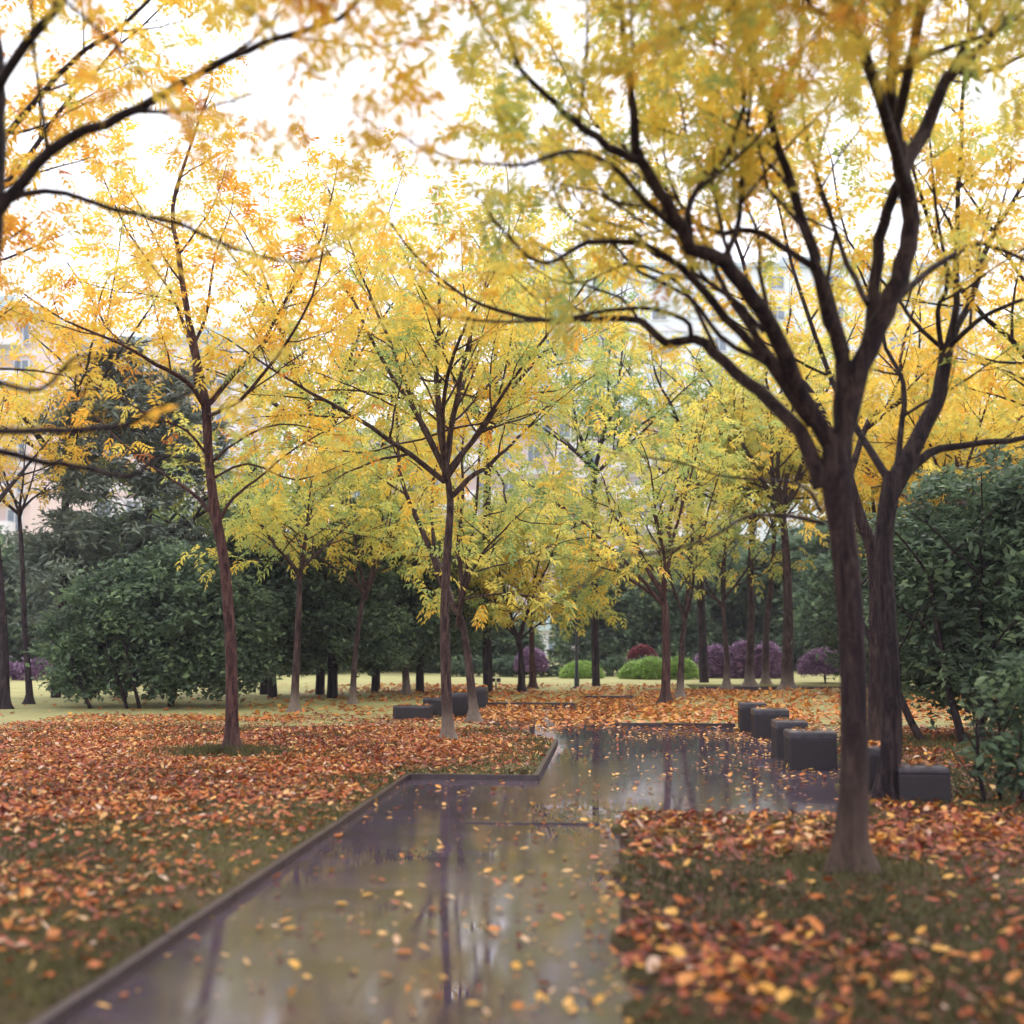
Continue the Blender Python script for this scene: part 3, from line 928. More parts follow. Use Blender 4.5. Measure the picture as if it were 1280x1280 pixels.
grove_tree(37, 880, 46, 'very thin dark tree next to the edge tree, before the conifer', 6.2, 1.8, r=.07, trace=[(36, 850), (31, 780), (28, 700), (24, 640)], nlimb=5, tone=.62, tvar=.12, bark=M_BARKD, dens=.35)
# neighbours of the row standing outside the frame, their outer boughs hang into it
def outer_tree(x, y, seed, label, H, spread, forkh, tone, zmin, tvar=.15, elmin=.6, dens=1.0, L=.27, ll=.085, lw_=.026, pairs=7, limbs=(), n=9, thin=.9, mat=None):
    b = Vector((x, y, LAWN))
    T = Tree(seed, dens=dens, twig_every=.25, childlen=1.2)
    R = T.R
    T.leaf_test = lambda p, R_: p.z > zmin + R_.uniform(-.3, .5) and R_.random() < thin
    fk = b + Vector((0, 0, forkh))
    pts, rads = smooth_poly([b + Vector((0, 0, -.1)), b + Vector((0, 0, .12)), b.lerp(fk, .5) + Vector((.05, 0, 0)), fk], [.16, .13, .115, .10], 4)
    T.w.tube(pts, rads, 10)
    for i in range(n):
        az = 2 * math.pi * (i + R.uniform(-.3, .3)) / n
        el = R.uniform(elmin, elmin + .5)
        d = Vector((math.cos(az) * math.cos(el), math.sin(az) * math.cos(el), math.sin(el)))
        Lr = min((H - fk.z) / math.sin(el), spread / math.cos(el)) * R.uniform(.8, 1.05)
        ns = max(5, int(Lr / .35))
        q = wander(R, fk + Vector((0, 0, -R.uniform(0, .3))), d, Lr, ns, .19, .0)
        rr = [.05 * (1 - .8 * k / ns) for k in range(ns + 1)]
        T.w.tube(q, rr, 6)
        T.clothe(q, rr, Lr, 2, .2)
    return finish_tree(T, b, label, M_BARKD, group=GROVE, seed=seed, tone=tone, tvar=tvar, L=L, ll=ll, lw_=lw_, pairs=pairs)


outer_tree(-6.6, 10.5, 71, 'tree outside the picture edge whose orange leaves screen the sky above the conifer', 8.6, 4.6, 3.2, .68, 4.5, n=10, elmin=.7)
outer_tree(2.9, 3.4, 72, 'nearest tree of the row, only its yellow-green sprays hanging into the picture top', 7.0, 3.6, 3.0, .32, 3.6, n=12, elmin=.9, tvar=.2, thin=.68)
outer_tree(-2.9, 2.2, 73, 'nearest tree across the path, only its orange sprays hanging into the picture top', 7.2, 4.0, 3.1, .66, 3.8, n=8, elmin=.8, thin=.95)
outer_tree(7.6, 12.5, 74, 'tree outside the picture edge whose golden boughs fill the sky beside the near-black tree', 9.0, 4.6, 2.8, .60, 4.2, n=10)
# taller yellow trees further back
YB = 'tall yellow trees closing the far side of the lawn'
grove_tree(1100, 856, 47, 'tall yellow tree mostly hidden behind the thickest forked trunk', 12.5, 5.0, r=.14, bark=M_BARKD, nlimb=10, tone=.55, low=.5, ll=.22, lw_=.085, pairs=3, L=.45, dens=.75, te=.36, group=YB, forkh=4)
grove_tree(880, 853, 48, 'tall golden tree rising behind the corner tree of the leaf bank', 12.5, 4.6, r=.14, bark=M_BARKD, nlimb=10, tone=.50, low=0, ll=.22, lw_=.085, pairs=3, L=.45, dens=.7, te=.36, group=YB, forkh=6.5, thin=0.6)
grove_tree(1260, 862, 49, 'tall golden tree rising over the big dark bush', 11.5, 4.6, r=.14, bark=M_BARKD, nlimb=10, tone=.60, low=.5, ll=.22, lw_=.085, pairs=3, L=.45, dens=.75, te=.36, group=YB, forkh=4)
grove_tree(745, 858, 50, 'pale green feathery tree above the lamp post', 14.5, 3.6, r=.11, bark=M_BARKD, nlimb=9, tone=.16, tvar=.10, low=0.2, ll=.2, lw_=.07, pairs=3, L=.45, dens=.7, te=.34, group=None, forkh=6.5, cat='tree', thin=0.6)
grove_tree(470, 862, 51, 'yellow-green tree behind the evergreens left of the island', 12.0, 4.4, r=.11, bark=M_BARKD, nlimb=9, tone=.44, tvar=.14, low=0, ll=.2, lw_=.08, pairs=3, L=.45, dens=.6, te=.36, group=YB, forkh=5.5, thin=0.6)
grove_tree(330, 868, 52, 'yellowing green tree between the conifer and the thin grove trees', 8.6, 3.4, r=.10, bark=M_BARKD, nlimb=8, tone=.30, tvar=.13, low=.6, ll=.17, lw_=.065, pairs=3, L=.4, dens=.7, te=.32, group=YB, forkh=3.4)

grove_tree(70, 872, 53, 'tall orange-leaved tree behind the two thin dark trees, over the conifer top', 12.5, 4.6, r=.11, bark=M_BARKD, nlimb=9, tone=.66, low=0, ll=.17, lw_=.065, pairs=3, L=.4, dens=.8, te=.32, group=YB, forkh=5.6, thin=.75)
grove_tree(610, 866, 54, 'tall yellow tree whose top rises above the island trees', 13.5, 4.2, r=.12, bark=M_BARKD, nlimb=9, tone=.50, low=0, ll=.2, lw_=.075, pairs=3, L=.42, dens=.7, te=.34, group=YB, forkh=7.0, thin=.5)
grove_tree(400, 868, 55, 'tall orange-yellow tree between the reddish trunk and the island trees', 14.0, 4.6, r=.11, bark=M_BARKD, nlimb=9, tone=.60, low=0, ll=.18, lw_=.07, pairs=3, L=.42, dens=.7, te=.34, group=YB, forkh=6.6, thin=.65)


# ------------------------------------------------------------------ evergreens and bushes
def puff(name, ells, nclump, per, size, mat, parent, seed, flat=.6, lo=0.0, asp=.5, tone0=.45, shell=.75, clr=.28):
    """leaves in clumps spread through ellipsoids (cx, cy, cz, rx, ry, rz)"""
    rg = np.random.default_rng(seed)
    E = np.array(ells, dtype=float)
    vol = (E[:, 3] * E[:, 4] * E[:, 5]) ** (2 / 3)
    idx = rg.choice(len(E), nclump, p=vol / vol.sum())
    u = rg.normal(size=(nclump, 3))
    u /= np.linalg.norm(u, axis=1, keepdims=True)
    rr = shell + (1.04 - shell) * rg.random((nclump, 1)) ** .7
    inner = rg.random((nclump, 1)) < .18
    rr = np.where(inner, rr * .6, rr)
    C = E[idx, :3] + u * rr * E[idx, 3:]
    C = C[C[:, 2] > lo]
    nclump = len(C)
    ct = rg.normal(0, .16, nclump) + tone0
    cr = clr * E[:, 3:].mean() ** .5 * rg.uniform(.6, 1.3, (nclump, 1))
    pos = np.repeat(C, per, 0) + rg.normal(0, 1, (nclump * per, 3)) * np.repeat(cr, per, 0) * np.array([1, 1, flat]) * .55
    tn = np.repeat(ct, per) + rg.normal(0, .12, nclump * per)
    m = pos[:, 2] > lo * .6
    pos, tn = pos[m], tn[m]
    n = len(pos)
    d = rg.normal(size=(n, 3))
    d[:, 2] = d[:, 2] * .5 - .15
    d /= np.linalg.norm(d, axis=1, keepdims=True)
    s = np.cross(d, rg.normal(0, .5, (n, 3)) + np.array([0, 0, 1.0]))
    s /= np.maximum(np.linalg.norm(s, axis=1, keepdims=True), 1e-6)
    l = size * rg.uniform(.6, 1.3, (n, 1))
    nn = np.cross(s, d)
    V = np.stack([pos, pos + d * l * .5 + s * l * asp * .5 + nn * l * .08, pos + d * l, pos + d * l * .5 - s * l * asp * .5 + nn * l * .08], axis=1).reshape(-1, 3)
    return mesh_np(name, V, np.arange(n * 4).reshape(-1, 4), mat, np.repeat(np.clip(tn, 0, 1), 4), False, parent)


def bushy(name, px, py, label, cat, ells, nclump, per, size, mat, seed, stems=3, stem_h=1.0, stem_r=.06, group=None, lo=.25, spread=.5, base=None, bark=M_BARKD, **kw_):
    b = base or base_at(px, py)
    root = empty(name, b)
    tag(root, label, cat, group)
    R = random.Random(seed)
    wd = Wood()
    for i in range(stems):
        o = Vector((R.uniform(-.5, .5) * spread, R.uniform(-.3, .3) * spread, 0)) if stems > 1 else Vector((0, 0, 0))
        d = Vector((o.x * .6, o.y * .6, 1))
        pts = wander(R, o + Vector((0, 0, -.1)), d, stem_h, 6, .09, .05)
        wd.tube(pts, [stem_r * (1.2 - .6 * k / 6) for k in range(7)], 7)
        for j in range(5):
            pp = pts[R.randint(2, 6)]
            q = wander(R, pp, Vector((R.uniform(-1, 1), R.uniform(-1, 1), .6)), stem_h * .6, 5, .15, .04)
            wd.tube(q, [stem_r * .45 * (1 - .7 * k / 5) for k in range(6)], 4)
    mesh_np('trunk' if cat == 'tree' else 'stems', wd.V, wd.Q, bark, None, True, root)
    puff('crown' if cat == 'tree' else 'foliage', ells, nclump, per, size, mat, root, seed, lo=lo, **kw_)
    return root


def ell_tree(w_, h_, lo, R, n=7):
    """a crown of several overlapping lobes, width w_, from lo to h_"""
    out = [(0, 0, (lo + h_) / 2, w_ * .36, w_ * .34, (h_ - lo) * .42)]
    for i in range(n):
        a = 2 * math.pi * i / n + R.uniform(-.4, .4)
        rr = w_ * R.uniform(.18, .30)
        z = lo + (h_ - lo) * R.uniform(.2, .8)
        s = w_ * R.uniform(.16, .24)
        out.append((math.cos(a) * rr, math.sin(a) * rr, z, s, s, s * R.uniform(.7, 1)))
    return out


RR = random.Random(77)
EG = 'dark evergreen trees along the far lawn edge'
# big mounded evergreen bush, and its neighbours
bushy('evergreen_bush', 190, 884, 'broad dark evergreen bush with low skirts on the leafy lawn before the conifer', 'bush',
      [(0, 0, 1.7, 1.9, 1.5, 1.35), (-1.3, .2, 1.25, 1.1, 1, .95), (1.3, 0, 1.5, 1.2, 1, 1.25), (.3, .2, 2.5, 1.1, 1, .9), (-.6, -.3, 1.9, 1, .9, 1.), (-1.2, -.2, .75, .9, .8, .5), (.2, -.2, .8, 1.0, .8, .5), (1.5, -.2, .8, .9, .8, .5)],
      900, 42, .15, M_DARK, 5, stems=6, stem_h=1.6, stem_r=.035, spread=2.2, lo=.24, tone0=.48)
bushy('conifer', 150, 872, 'tall grey-green conifer with drooping tiers behind the broad evergreen bush', 'tree',
      [(0, 0, 2.6, 2.6, 2.2, 1.6), (.2, 0, 4.6, 2.2, 2.0, 1.6), (-.2, 0, 6.3, 1.7, 1.6, 1.4), (.5, 0, 7.3, 1.3, 1.2, .9), (-1.1, 0, 6.7, 1.1, .9, .7), (1.3, 0, 6.2, 1.1, .9, .8), (-.3, 0, 8.0, .7, .6, .7), (-1.6, 0, 3.8, 1.0, 1, .7), (1.7, 0, 3.6, 1.0, 1, .8)],
      520, 60, .24, M_CON, 6, stems=1, stem_h=7.2, stem_r=.14, lo=.6, asp=.28, flat=.4, tone0=.5)
bushy('evergreen_tree', 345, 872, 'dark evergreen with a crooked low fork beside the broad bush', 'tree',
      ell_tree(3.6, 4.6, .3, RR, 9), 600, 40, .15, M_DARK, 7, stems=2, stem_h=3., stem_r=.07, lo=.22, group=EG)
bushy('evergreen_tree', 418, 873, 'dark evergreen with leaves reaching the grass between two thin yellow trees', 'tree',
      ell_tree(3.6, 5.2, .3, RR, 9), 620, 40, .15, M_DARK, 8, stems=2, stem_h=3., stem_r=.06, lo=.22, group=EG)
bushy('evergreen_tree', 525, 866, 'dark rounded evergreen with a clear short trunk behind the first stone seats', 'tree',
      ell_tree(4.0, 5.0, .3, RR, 9), 620, 40, .15, M_DARK, 9, stems=1, stem_h=3., stem_r=.10, lo=.22, group=EG)
bushy('evergreen_tree', 468, 866, 'blackish evergreen standing between the two forked thin trees', 'tree',
      ell_tree(3.6, 4.8, .3, RR, 9), 560, 40, .15, M_DARK, 10, stems=1, stem_h=3., stem_r=.09, lo=.22, group=EG)
# right-hand dark bush mass, near
bushy('evergreen_bush', 1236, 930, 'huge dark broad-leaved bush overhanging the grass at the picture edge', 'bush',
      [(.9, 1.0, 2.2, 1.8, 1.6, 1.9), (0, 1.2, 1.6, 1.1, 1.2, 1.2), (.6, .4, 1.1, 1.2, 1.2, .8), (1.8, .6, 3.0, 1.5, 1.4, 1.2), (.2, 1.6, 3.0, 1.0, 1, .9)],
      900, 38, .15, M_DARK, 11, stems=5, stem_h=2.4, stem_r=.05, spread=1.8, lo=.22, tone0=.42)
bushy('evergreen_bush', 1255, 1002, 'low leafy shoots of an evergreen bush nearest the rounded stone seat', 'bush',
      [(.35, .1, .75, .50, .5, .42), (.05, 0, .35, .3, .3, .22), (.75, .2, 1.15, .5, .5, .5)],
      110, 30, .11, M_DARK, 12, stems=3, stem_h=.8, stem_r=.02, spread=.5, lo=.08, tone0=.45)
bushy('evergreen_bush', 1160, 868, 'tall dark bush filling the gap behind the pinkish leaning trunk', 'bush',
      [(0, 0, 2.4, 2.4, 1.8, 2.2), (1.6, 0, 3.4, 1.8, 1.5, 1.8), (-1.2, 0, 1.6, 1.3, 1.2, 1.4)],
      520, 42, .2, M_DARK, 13, stems=4, stem_h=2.4, stem_r=.06, spread=2.4, lo=.2, tone0=.4)

# far wall of evergreen trees, built once and copied
protos = []
for i in range(3):
    R = random.Random(300 + i)
    r_ = bushy('evergreen_tree', 0, 0, 'x', 'tree', ell_tree(9.0, 9.0, .4, R, 10) + [(0, 0, 1.3, 4.2, 3.6, 1.5), (-2.6, -.6, 1.6, 2.0, 1.8, 1.6), (2.6, -.6, 1.5, 2.0, 1.8, 1.6)], 760, 42, .42, M_DARK, 20 + i, stems=1, stem_h=6, stem_r=.22,
               lo=.15, base=Vector((0, 300, -50)), clr=.34, tone0=.50)
    protos.append(r_)
FE = 'far dark evergreens behind the clipped domes'
far = [  # px, distance, scale, label
    (-60, 48, 0.75, 'far evergreen at the picture edge past the thin leaning trees'),
    (40, 50, 0.68, 'far evergreen seen between the two thin dark trees and the conifer'),
    (150, 48, 0.75, 'far evergreen hidden behind the conifer'),
    (270, 50, 0.68, 'far evergreen behind the reddish slender trunk'),
    (370, 48, 0.65, 'far evergreen behind the smallest thin tree'),
    (470, 53, 0.75, 'far evergreen glimpsed between the Y-shaped tree and the leaning thin tree'),
    (560, 50, 0.65, 'far evergreen behind the pale-footed island tree'),
    (618, 49, 0.42, 'small far evergreen in front of the white building'),
    (760, 56, 0.68, 'rounded far evergreen right behind the lamp post'),
    (830, 54, 0.58, 'far evergreen above the red shrub'),
    (900, 58, 0.78, 'far evergreen rising behind the purple clipped hedge'),
    (1000, 54, 0.82, 'far evergreen behind the stout light-brown trunk'),
    (1085, 50, 0.82, 'far evergreen behind the three crowded trunks'),
    (1190, 48, 0.88, 'far evergreen behind the leaning pinkish trunk'),
    (1300, 46, 0.88, 'far evergreen behind the huge dark bush'),
]
for i, (px, d, s, lab) in enumerate(far):
    o = protos[i] if i < 3 else copy_tree(protos[i % 3])
    o.location = (P(px, 800, d).x, d, 0)
    o.rotation_euler = (0, 0, 1.3 * i)
    o.scale = (s, s, s * (0.96 if i % 2 else 1.04))
    tag(o, lab, 'tree', FE)


# clipped shrubs: a leaf shell over a dark woody core
def dome(px, py, d, wpx, hpx, label, mat, seed, name='clipped_shrub', lobes=1, cat='shrub', group=None, stem=False, size=.07):
    b = Vector((P(px, py, d).x, d, LAWN))
    k = d / F
    w2, h = wpx * k / 2, hpx * k
    root = empty(name, b)
    tag(root, label, cat, group)
    z0 = h * .35 if stem else 0.0
    ells = []
    for i in range(lobes):
        ox = (i - (lobes - 1) / 2) * (2 * w2 / lobes) * .9
        ells.append((ox, 0, z0, w2 / lobes * (1.0 if lobes == 1 else 1.25), w2 / lobes * (1.0 if lobes == 1 else 1.1), h - z0 if True else 0))
    wd = Wood()
    R = random.Random(seed)
    for i in range(10 if not stem else 2):
        x = R.uniform(-.75, .75) * w2 if not stem else 0
        pts = wander(R, Vector((x, 0, -.05)), Vector((0, 0, 1)), h * .75, 4, .12, 0)
        wd.tube(pts, [.03, .028, .022, .018, .01], 5)
        for j in range(4):
            q = wander(R, pts[R.randint(1, 4)], rvec(R) + Vector((0, 0, .4)), h * .4, 3, .2, 0)
            wd.tube(q, [.014, .011, .008, .005], 4)
    mesh_np('stems', wd.V, wd.Q, M_BARKD, None, True, root)
    area = 2 * math.pi * w2 * h
    puff('foliage', ells, int(min(2400, 300 + area * 330)), 26, size * .9, mat, root, seed, lo=.02 if not stem else h * .3, shell=.93, clr=.085, flat=1, asp=.6, tone0=.55)
    return root


CG = 'clipped green domes on the far lawn'
dome(727, 847, 42, 52, 19, 'small round bright-green clipped dome behind the lamp post', M_LIME, 61, group=CG)
dome(797, 848, 41.5, 44, 20, 'bright-green clipped dome touching the longer one', M_LIME, 62, group=CG)
dome(832, 849, 41, 76, 25, 'longest bright-green clipped dome behind the corner tree', M_LIME, 63, group=CG, lobes=2)
PG = 'purple clipped shrubs by the brown trunks'
dome(893, 846, 42.5, 50, 37, 'round purple clipped shrub next to the green domes', M_PURP, 64, group=PG, size=.09)
dome(944, 846, 42, 72, 42, 'longer purple clipped shrub behind the brown trunks', M_PURP, 65, group=PG, lobes=2, size=.09)
dome(1032, 862, 37.6, 60, 40, 'dull brown-purple round shrub on a short stem past the stout trunk', M_PURP, 66, stem=True, cat='shrub')
dome(803, 842, 46, 34, 34, 'loose red shrub above the green domes', M_RED, 67, name='red_shrub', stem=True, size=.10)
dome(664, 846, 43, 36, 34, 'reddish-purple shrub behind the pair of close dark trunks', M_PURP, 68, name='red_shrub', stem=True, size=.10)
# low hedge line in front of the far trees
for i, (x0, x1, lab) in enumerate(((560, 705, 'low dark hedge before the white building'), (752, 860, 'dark hedge behind the green domes'),
                                   (-40, 60, 'low brownish hedge behind the thin leaning trees'))):
    d = 43.6 if i < 2 else 40
    a, c = P(x0, 845, d), P(x1, 845, d)
    root = empty('low_hedge', Vector(((a.x + c.x) / 2, d, LAWN)))
    tag(root, lab, 'hedge')
    hw = (c.x - a.x) / 2
    n = max(2, int(hw * 2 / .8))
    puff('foliage', [((k + .5) / n * 2 * hw - hw, 0, .28, .55, .4, .42) for k in range(n)], 60 * n, 26, .12, M_DARK if i < 2 else M_PURP, root, 90 + i, lo=.02, shell=.6, clr=.15, flat=1, tone0=.35)


# ------------------------------------------------------------------ stone seats
def boxes(specs, bev=.012):
    """list of (cx, cy, cz, sx, sy, sz) as chamfered boxes in one mesh"""
    import bmesh
    bm = bmesh.new()
    for (cx, cy, cz, sx, sy, sz) in specs:
        r = bmesh.ops.create_cube(bm, size=1.0)
        for v in r['verts']:
            v.co = Vector((v.co.x * sx + cx, v.co.y * sy + cy, v.co.z * sz + cz))
        es = list({e for v in r['verts'] for e in v.link_edges})
        if bev:
            bmesh.ops.bevel(bm, geom=es, offset=bev, segments=3, affect='EDGES', profile=.6)
    return bm


def obj_bm(name, bm, mat, parent=None):
    me = bpy.data.meshes.new(name)
    bm.to_mesh(me)
    bm.free()
    for m in (mat if isinstance(mat, (list, tuple)) else [mat]):
        me.materials.append(m)
    for p in me.polygons: p.use_smooth = False
    return link(bpy.data.objects.new(name, me), parent)


def seat(px, py, w_, dp, h, label, z=LAWN, rz=0.0, bev=.03, group=None):
    b = G(px, py, z)
    b.y += dp / 2
    root = empty('stone_seat', b, -PHI + rz)
    tag(root, label, 'stone seat', group)
    obj_bm('base', boxes([(0, 0, h * .42 - .02, w_ * .992, dp * .992, h * .84)], .03), M_STONE, root)
    obj_bm('seat_slab', boxes([(0, 0, h * .78 - .02 + h * .11 + .001, w_, dp, h * .22)], bev), M_STONESHEEN, root)
    seats.append((b, w_, dp, h - .02))
    return root


seats = []
RG_ = 'dark granite seats in the row along the plaza'
LG_ = 'dark granite seats behind the island trees'
seat(944, 914, .42, .42, .46, 'farthest granite seat of the plaza row, tall and topped with leaves', 0.0, group=RG_)
seat(967, 923, .52, .46, .44, 'granite seat touching the farthest one of the plaza row', 0.0, group=RG_)
seat(993, 948, .40, .46, .47, 'narrow leaf-topped granite seat tucked behind the largest one', 0.0, group=RG_)
seat(1020, 962, .54, .48, .44, 'largest square granite seat at the plaza corner, wet top greyed by painted sky sheen', 0.0, group=RG_)
seat(1096, 992, .30, .44, .44, 'granite seat mostly hidden between the two dark forked trunks', group=RG_)
seat(1160, 1004, .45, .38, .33, 'low rounded dark seat at the foot of the near-black tree', bev=.045, group=RG_)
seat(515, 900, .66, .46, .26, 'lowest wide granite seat in the grass beyond the island tree', group=LG_)
seat(543, 896, .40, .46, .36, 'granite seat half hidden by the island tree trunk', group=LG_)
seat(578, 896, .46, .46, .46, 'tall granite seat between the island tree and the leaning tree', 0.0, group=LG_)
seat(598, 886, .36, .44, .46, 'farthest dark granite seat just past the leaning tree', 0.0, group=LG_)

# ------------------------------------------------------------------ lamp post, lawn fixture
lb = Vector((G(721, 860, LAWN).x, G(721, 860, LAWN).y, LAWN))
lp = empty('lamp_post', lb)
tag(lp, 'thin dark lamp post at the edge of the far lawn', 'lamp post')
wd = Wood()
wd.tube([Vector((0, 0, -.1)), Vector((0, 0, .3)), Vector((0, 0, .32)), Vector((0, 0, 3.3))], [.075, .075, .05, .04], 10)
mesh_np('pole', wd.V, wd.Q, M_METAL, None, True, lp)
wd = Wood()
wd.tube([Vector((0, 0, 0)), Vector((0, 0, .03)), Vector((0, 0, .05))], [.14, .14, .08], 12)
mesh_np('base_plate', wd.V, wd.Q, M_METAL, None, True, lp)
wd = Wood()
wd.tube([Vector((0, 0, 3.3)), Vector((0, 0, 3.34)), Vector((0, 0, 3.6)), Vector((0, 0, 3.62))], [.05, .10, .14, .02], 12)
mesh_np('lamp_shade', wd.V, wd.Q, M_LAMPG, None, True, lp)
wd = Wood()
wd.tube([Vector((0, 0, 3.62)), Vector((0, 0, 3.64)), Vector((0, 0, 3.72)), Vector((0, 0, 3.76))], [.05, .20, .10, .01], 12)
mesh_np('lamp_cap', wd.V, wd.Q, M_METAL, None, True, lp)

fb = G(620, 863, LAWN)
fx = empty('lawn_light', fb)
tag(fx, 'small dark spotlight fixture on a stake in the pale far lawn', 'lawn light')
wd = Wood()
wd.tube([Vector((0, 0, -.05)), Vector((0, 0, .22))], [.02, .02], 6)
mesh_np('stake', wd.V, wd.Q, M_METAL, None, True, fx)
obj_bm('lamp_head', boxes([(-.07, 0, .28, .12, .12, .10), (.07, 0, .28, .12, .12, .10)], .02), M_METAL, fx)


# ------------------------------------------------------------------ buildings far behind
def wallmat(name, c, c2):
    m, nt, b = newmat(name)
    ge = N(nt, 'ShaderNodeTexCoord')
    n1 = noise(nt, .35, 4, .6, ge.outputs['Object'])
    n2 = noise(nt, 9, 3, .6, ge.outputs['Object'])
    cc = mixc(nt, n1.outputs[0], c, c2)
    nt.links.new(mixc(nt, math_n(nt, 'MULTIPLY', n2.outputs[0], .25), cc, [x * .7 for x in c]), b.inputs['Base Color'])
    b.inputs['Roughness'].default_value = .8
    return m


M_PINK = wallmat('pink_render', (.74, .60, .56), (.68, .55, .52))
M_BLUE = wallmat('pale_blue_render', (.66, .74, .76), (.74, .79, .80))
M_WHITE = wallmat('white_render', (.78, .76, .78), (.70, .70, .74))
M_ROOF = plain('roof_slab', (.42, .52, .55), .6, 3, .15)
M_GLASS = plain('window_glass', (.16, .21, .26), .12, 2, .3)
M_FRAME = plain('window_frame', (.70, .72, .74), .5, 4, .1)


def building(px0, px1, ytop, d, depth, wm, band, rows, cols, label, name='apartment_building', balc=()):
    x0, x1 = P(px0, 640, d).x, P(px1, 640, d).x
    H = P(0, ytop, d).z
    W = x1 - x0
    root = empty(name, Vector(((x0 + x1) / 2, d + depth / 2, 0)))
    tag(root, label, 'building')
    obj_bm('wall', boxes([(0, 0, H / 2, W, depth, H)], 0), wm, root)
    obj_bm('roof', boxes([(0, 0, H + .3, W + 1.2, depth + 1.2, .6), (W * .2, 0, H + 1.7, W * .22, depth * .5, 2.2)], 0), M_ROOF, root)
    fh = H / rows
    bands = [(0, -depth / 2 - .10, r * fh, W * .999, .19, .5) for r in range(1, rows)]
    obj_bm('floor_band', boxes(bands, 0), band, root)
    ww, wh = min(1.9, W / cols * .5), min(1.7, fh * .52)
    proto = None
    for r in range(rows):
        for c in range(cols):
            x = -W / 2 + W * (c + .5) / cols
            z = fh * (r + .52)
            if proto is None:
                t = .09
                proto = obj_bm('window', boxes([(-ww / 2, 0, 0, t, .16, wh), (ww / 2, 0, 0, t, .16, wh), (0, 0, wh / 2 + .05, ww + .2, .16, t), (0, 0, -wh / 2 - .05, ww + .3, .3, t), (0, 0, 0, t * .8, .12, wh)], 0), M_FRAME, root)
                pane = obj_bm('pane', boxes([(0, .02, 0, ww - .1, .05, wh)], 0), M_GLASS, proto)
                o = proto
            else:
                o = proto.copy(); COL.objects.link(o); o.parent = root
                q = pane.copy(); COL.objects.link(q); q.parent = o
            o.location = (x, -depth / 2 - .09, z)
    for (bx) in balc:
        for r in range(1, rows):
            z = r * fh
            o = obj_bm('balcony', boxes([(W * bx, -depth / 2 - .95, z + .35, 3.4, 1.5, .14), (W * bx, -depth / 2 - 1.66, z + .9, 3.4, .08, .95),
                                         (W * bx - 1.66, -depth / 2 - .95, z + .9, .08, 1.32, .95), (W * bx + 1.66, -depth / 2 - .95, z + .9, .08, 1.32, .95)], 0), M_WHITE, root)
    return root


building(-260, 38, 395, 96, 14, M_PINK, M_WHITE, 9, 8, 'pink apartment block with pale floor bands at the picture edge', balc=(.36,))
building(40, 330, 428, 135, 14, M_WHITE, M_PINK, 10, 8, 'whitish block seen through bare twigs behind the conifer')
building(430, 715, 545, 105, 14, M_PINK, M_BLUE, 6, 9, 'pinkish block with blue floor bands seen through the island trees', balc=(.1,))
building(690, 880, 520, 100, 12, M_PINK, M_WHITE, 8, 6, 'pink block with a white balcony stack behind the rounded evergreen', balc=(.02,))
building(640, 1240, 335, 150, 16, M_BLUE, M_WHITE, 12, 8, 'tall pale-blue block topping the trees below the sky')
building(618, 706, 788, 88, 8, M_WHITE, M_WHITE, 1, 3, 'low white building glimpsed through the gap under the yellow sprays', name='low_building')


# ------------------------------------------------------------------ fallen leaves and grass
def inside(poly, s, t):
    """even-odd test, vectorised"""
    poly = np.array(poly)
    r = np.zeros(len(s), dtype=bool)
    n = len(poly)
    j = n - 1
    for i in range(n):
        si, ti = poly[i]
        sj, tj = poly[j]
        c = ((ti > t) != (tj > t)) & (s < (sj - si) * (t - ti) / (tj - ti + 1e-12) + si)
        r ^= c
        j = i
    return r


def vnoise(x, y, seed, scale):
    rg = np.random.default_rng(seed)
    out = np.zeros(len(x))
    for k in range(7):
        a = rg.uniform(0, 6.28)
        f = scale * rg.uniform(.5, 2.2)
        out += np.sin((x * math.cos(a) + y * math.sin(a)) * f + rg.uniform(0, 6.28))
    return out / 7 * 1.9


def stxy(s, t):
    return math.sin(PHI) * s + math.cos(PHI) * t, math.cos(PHI) * s - math.sin(PHI) * t


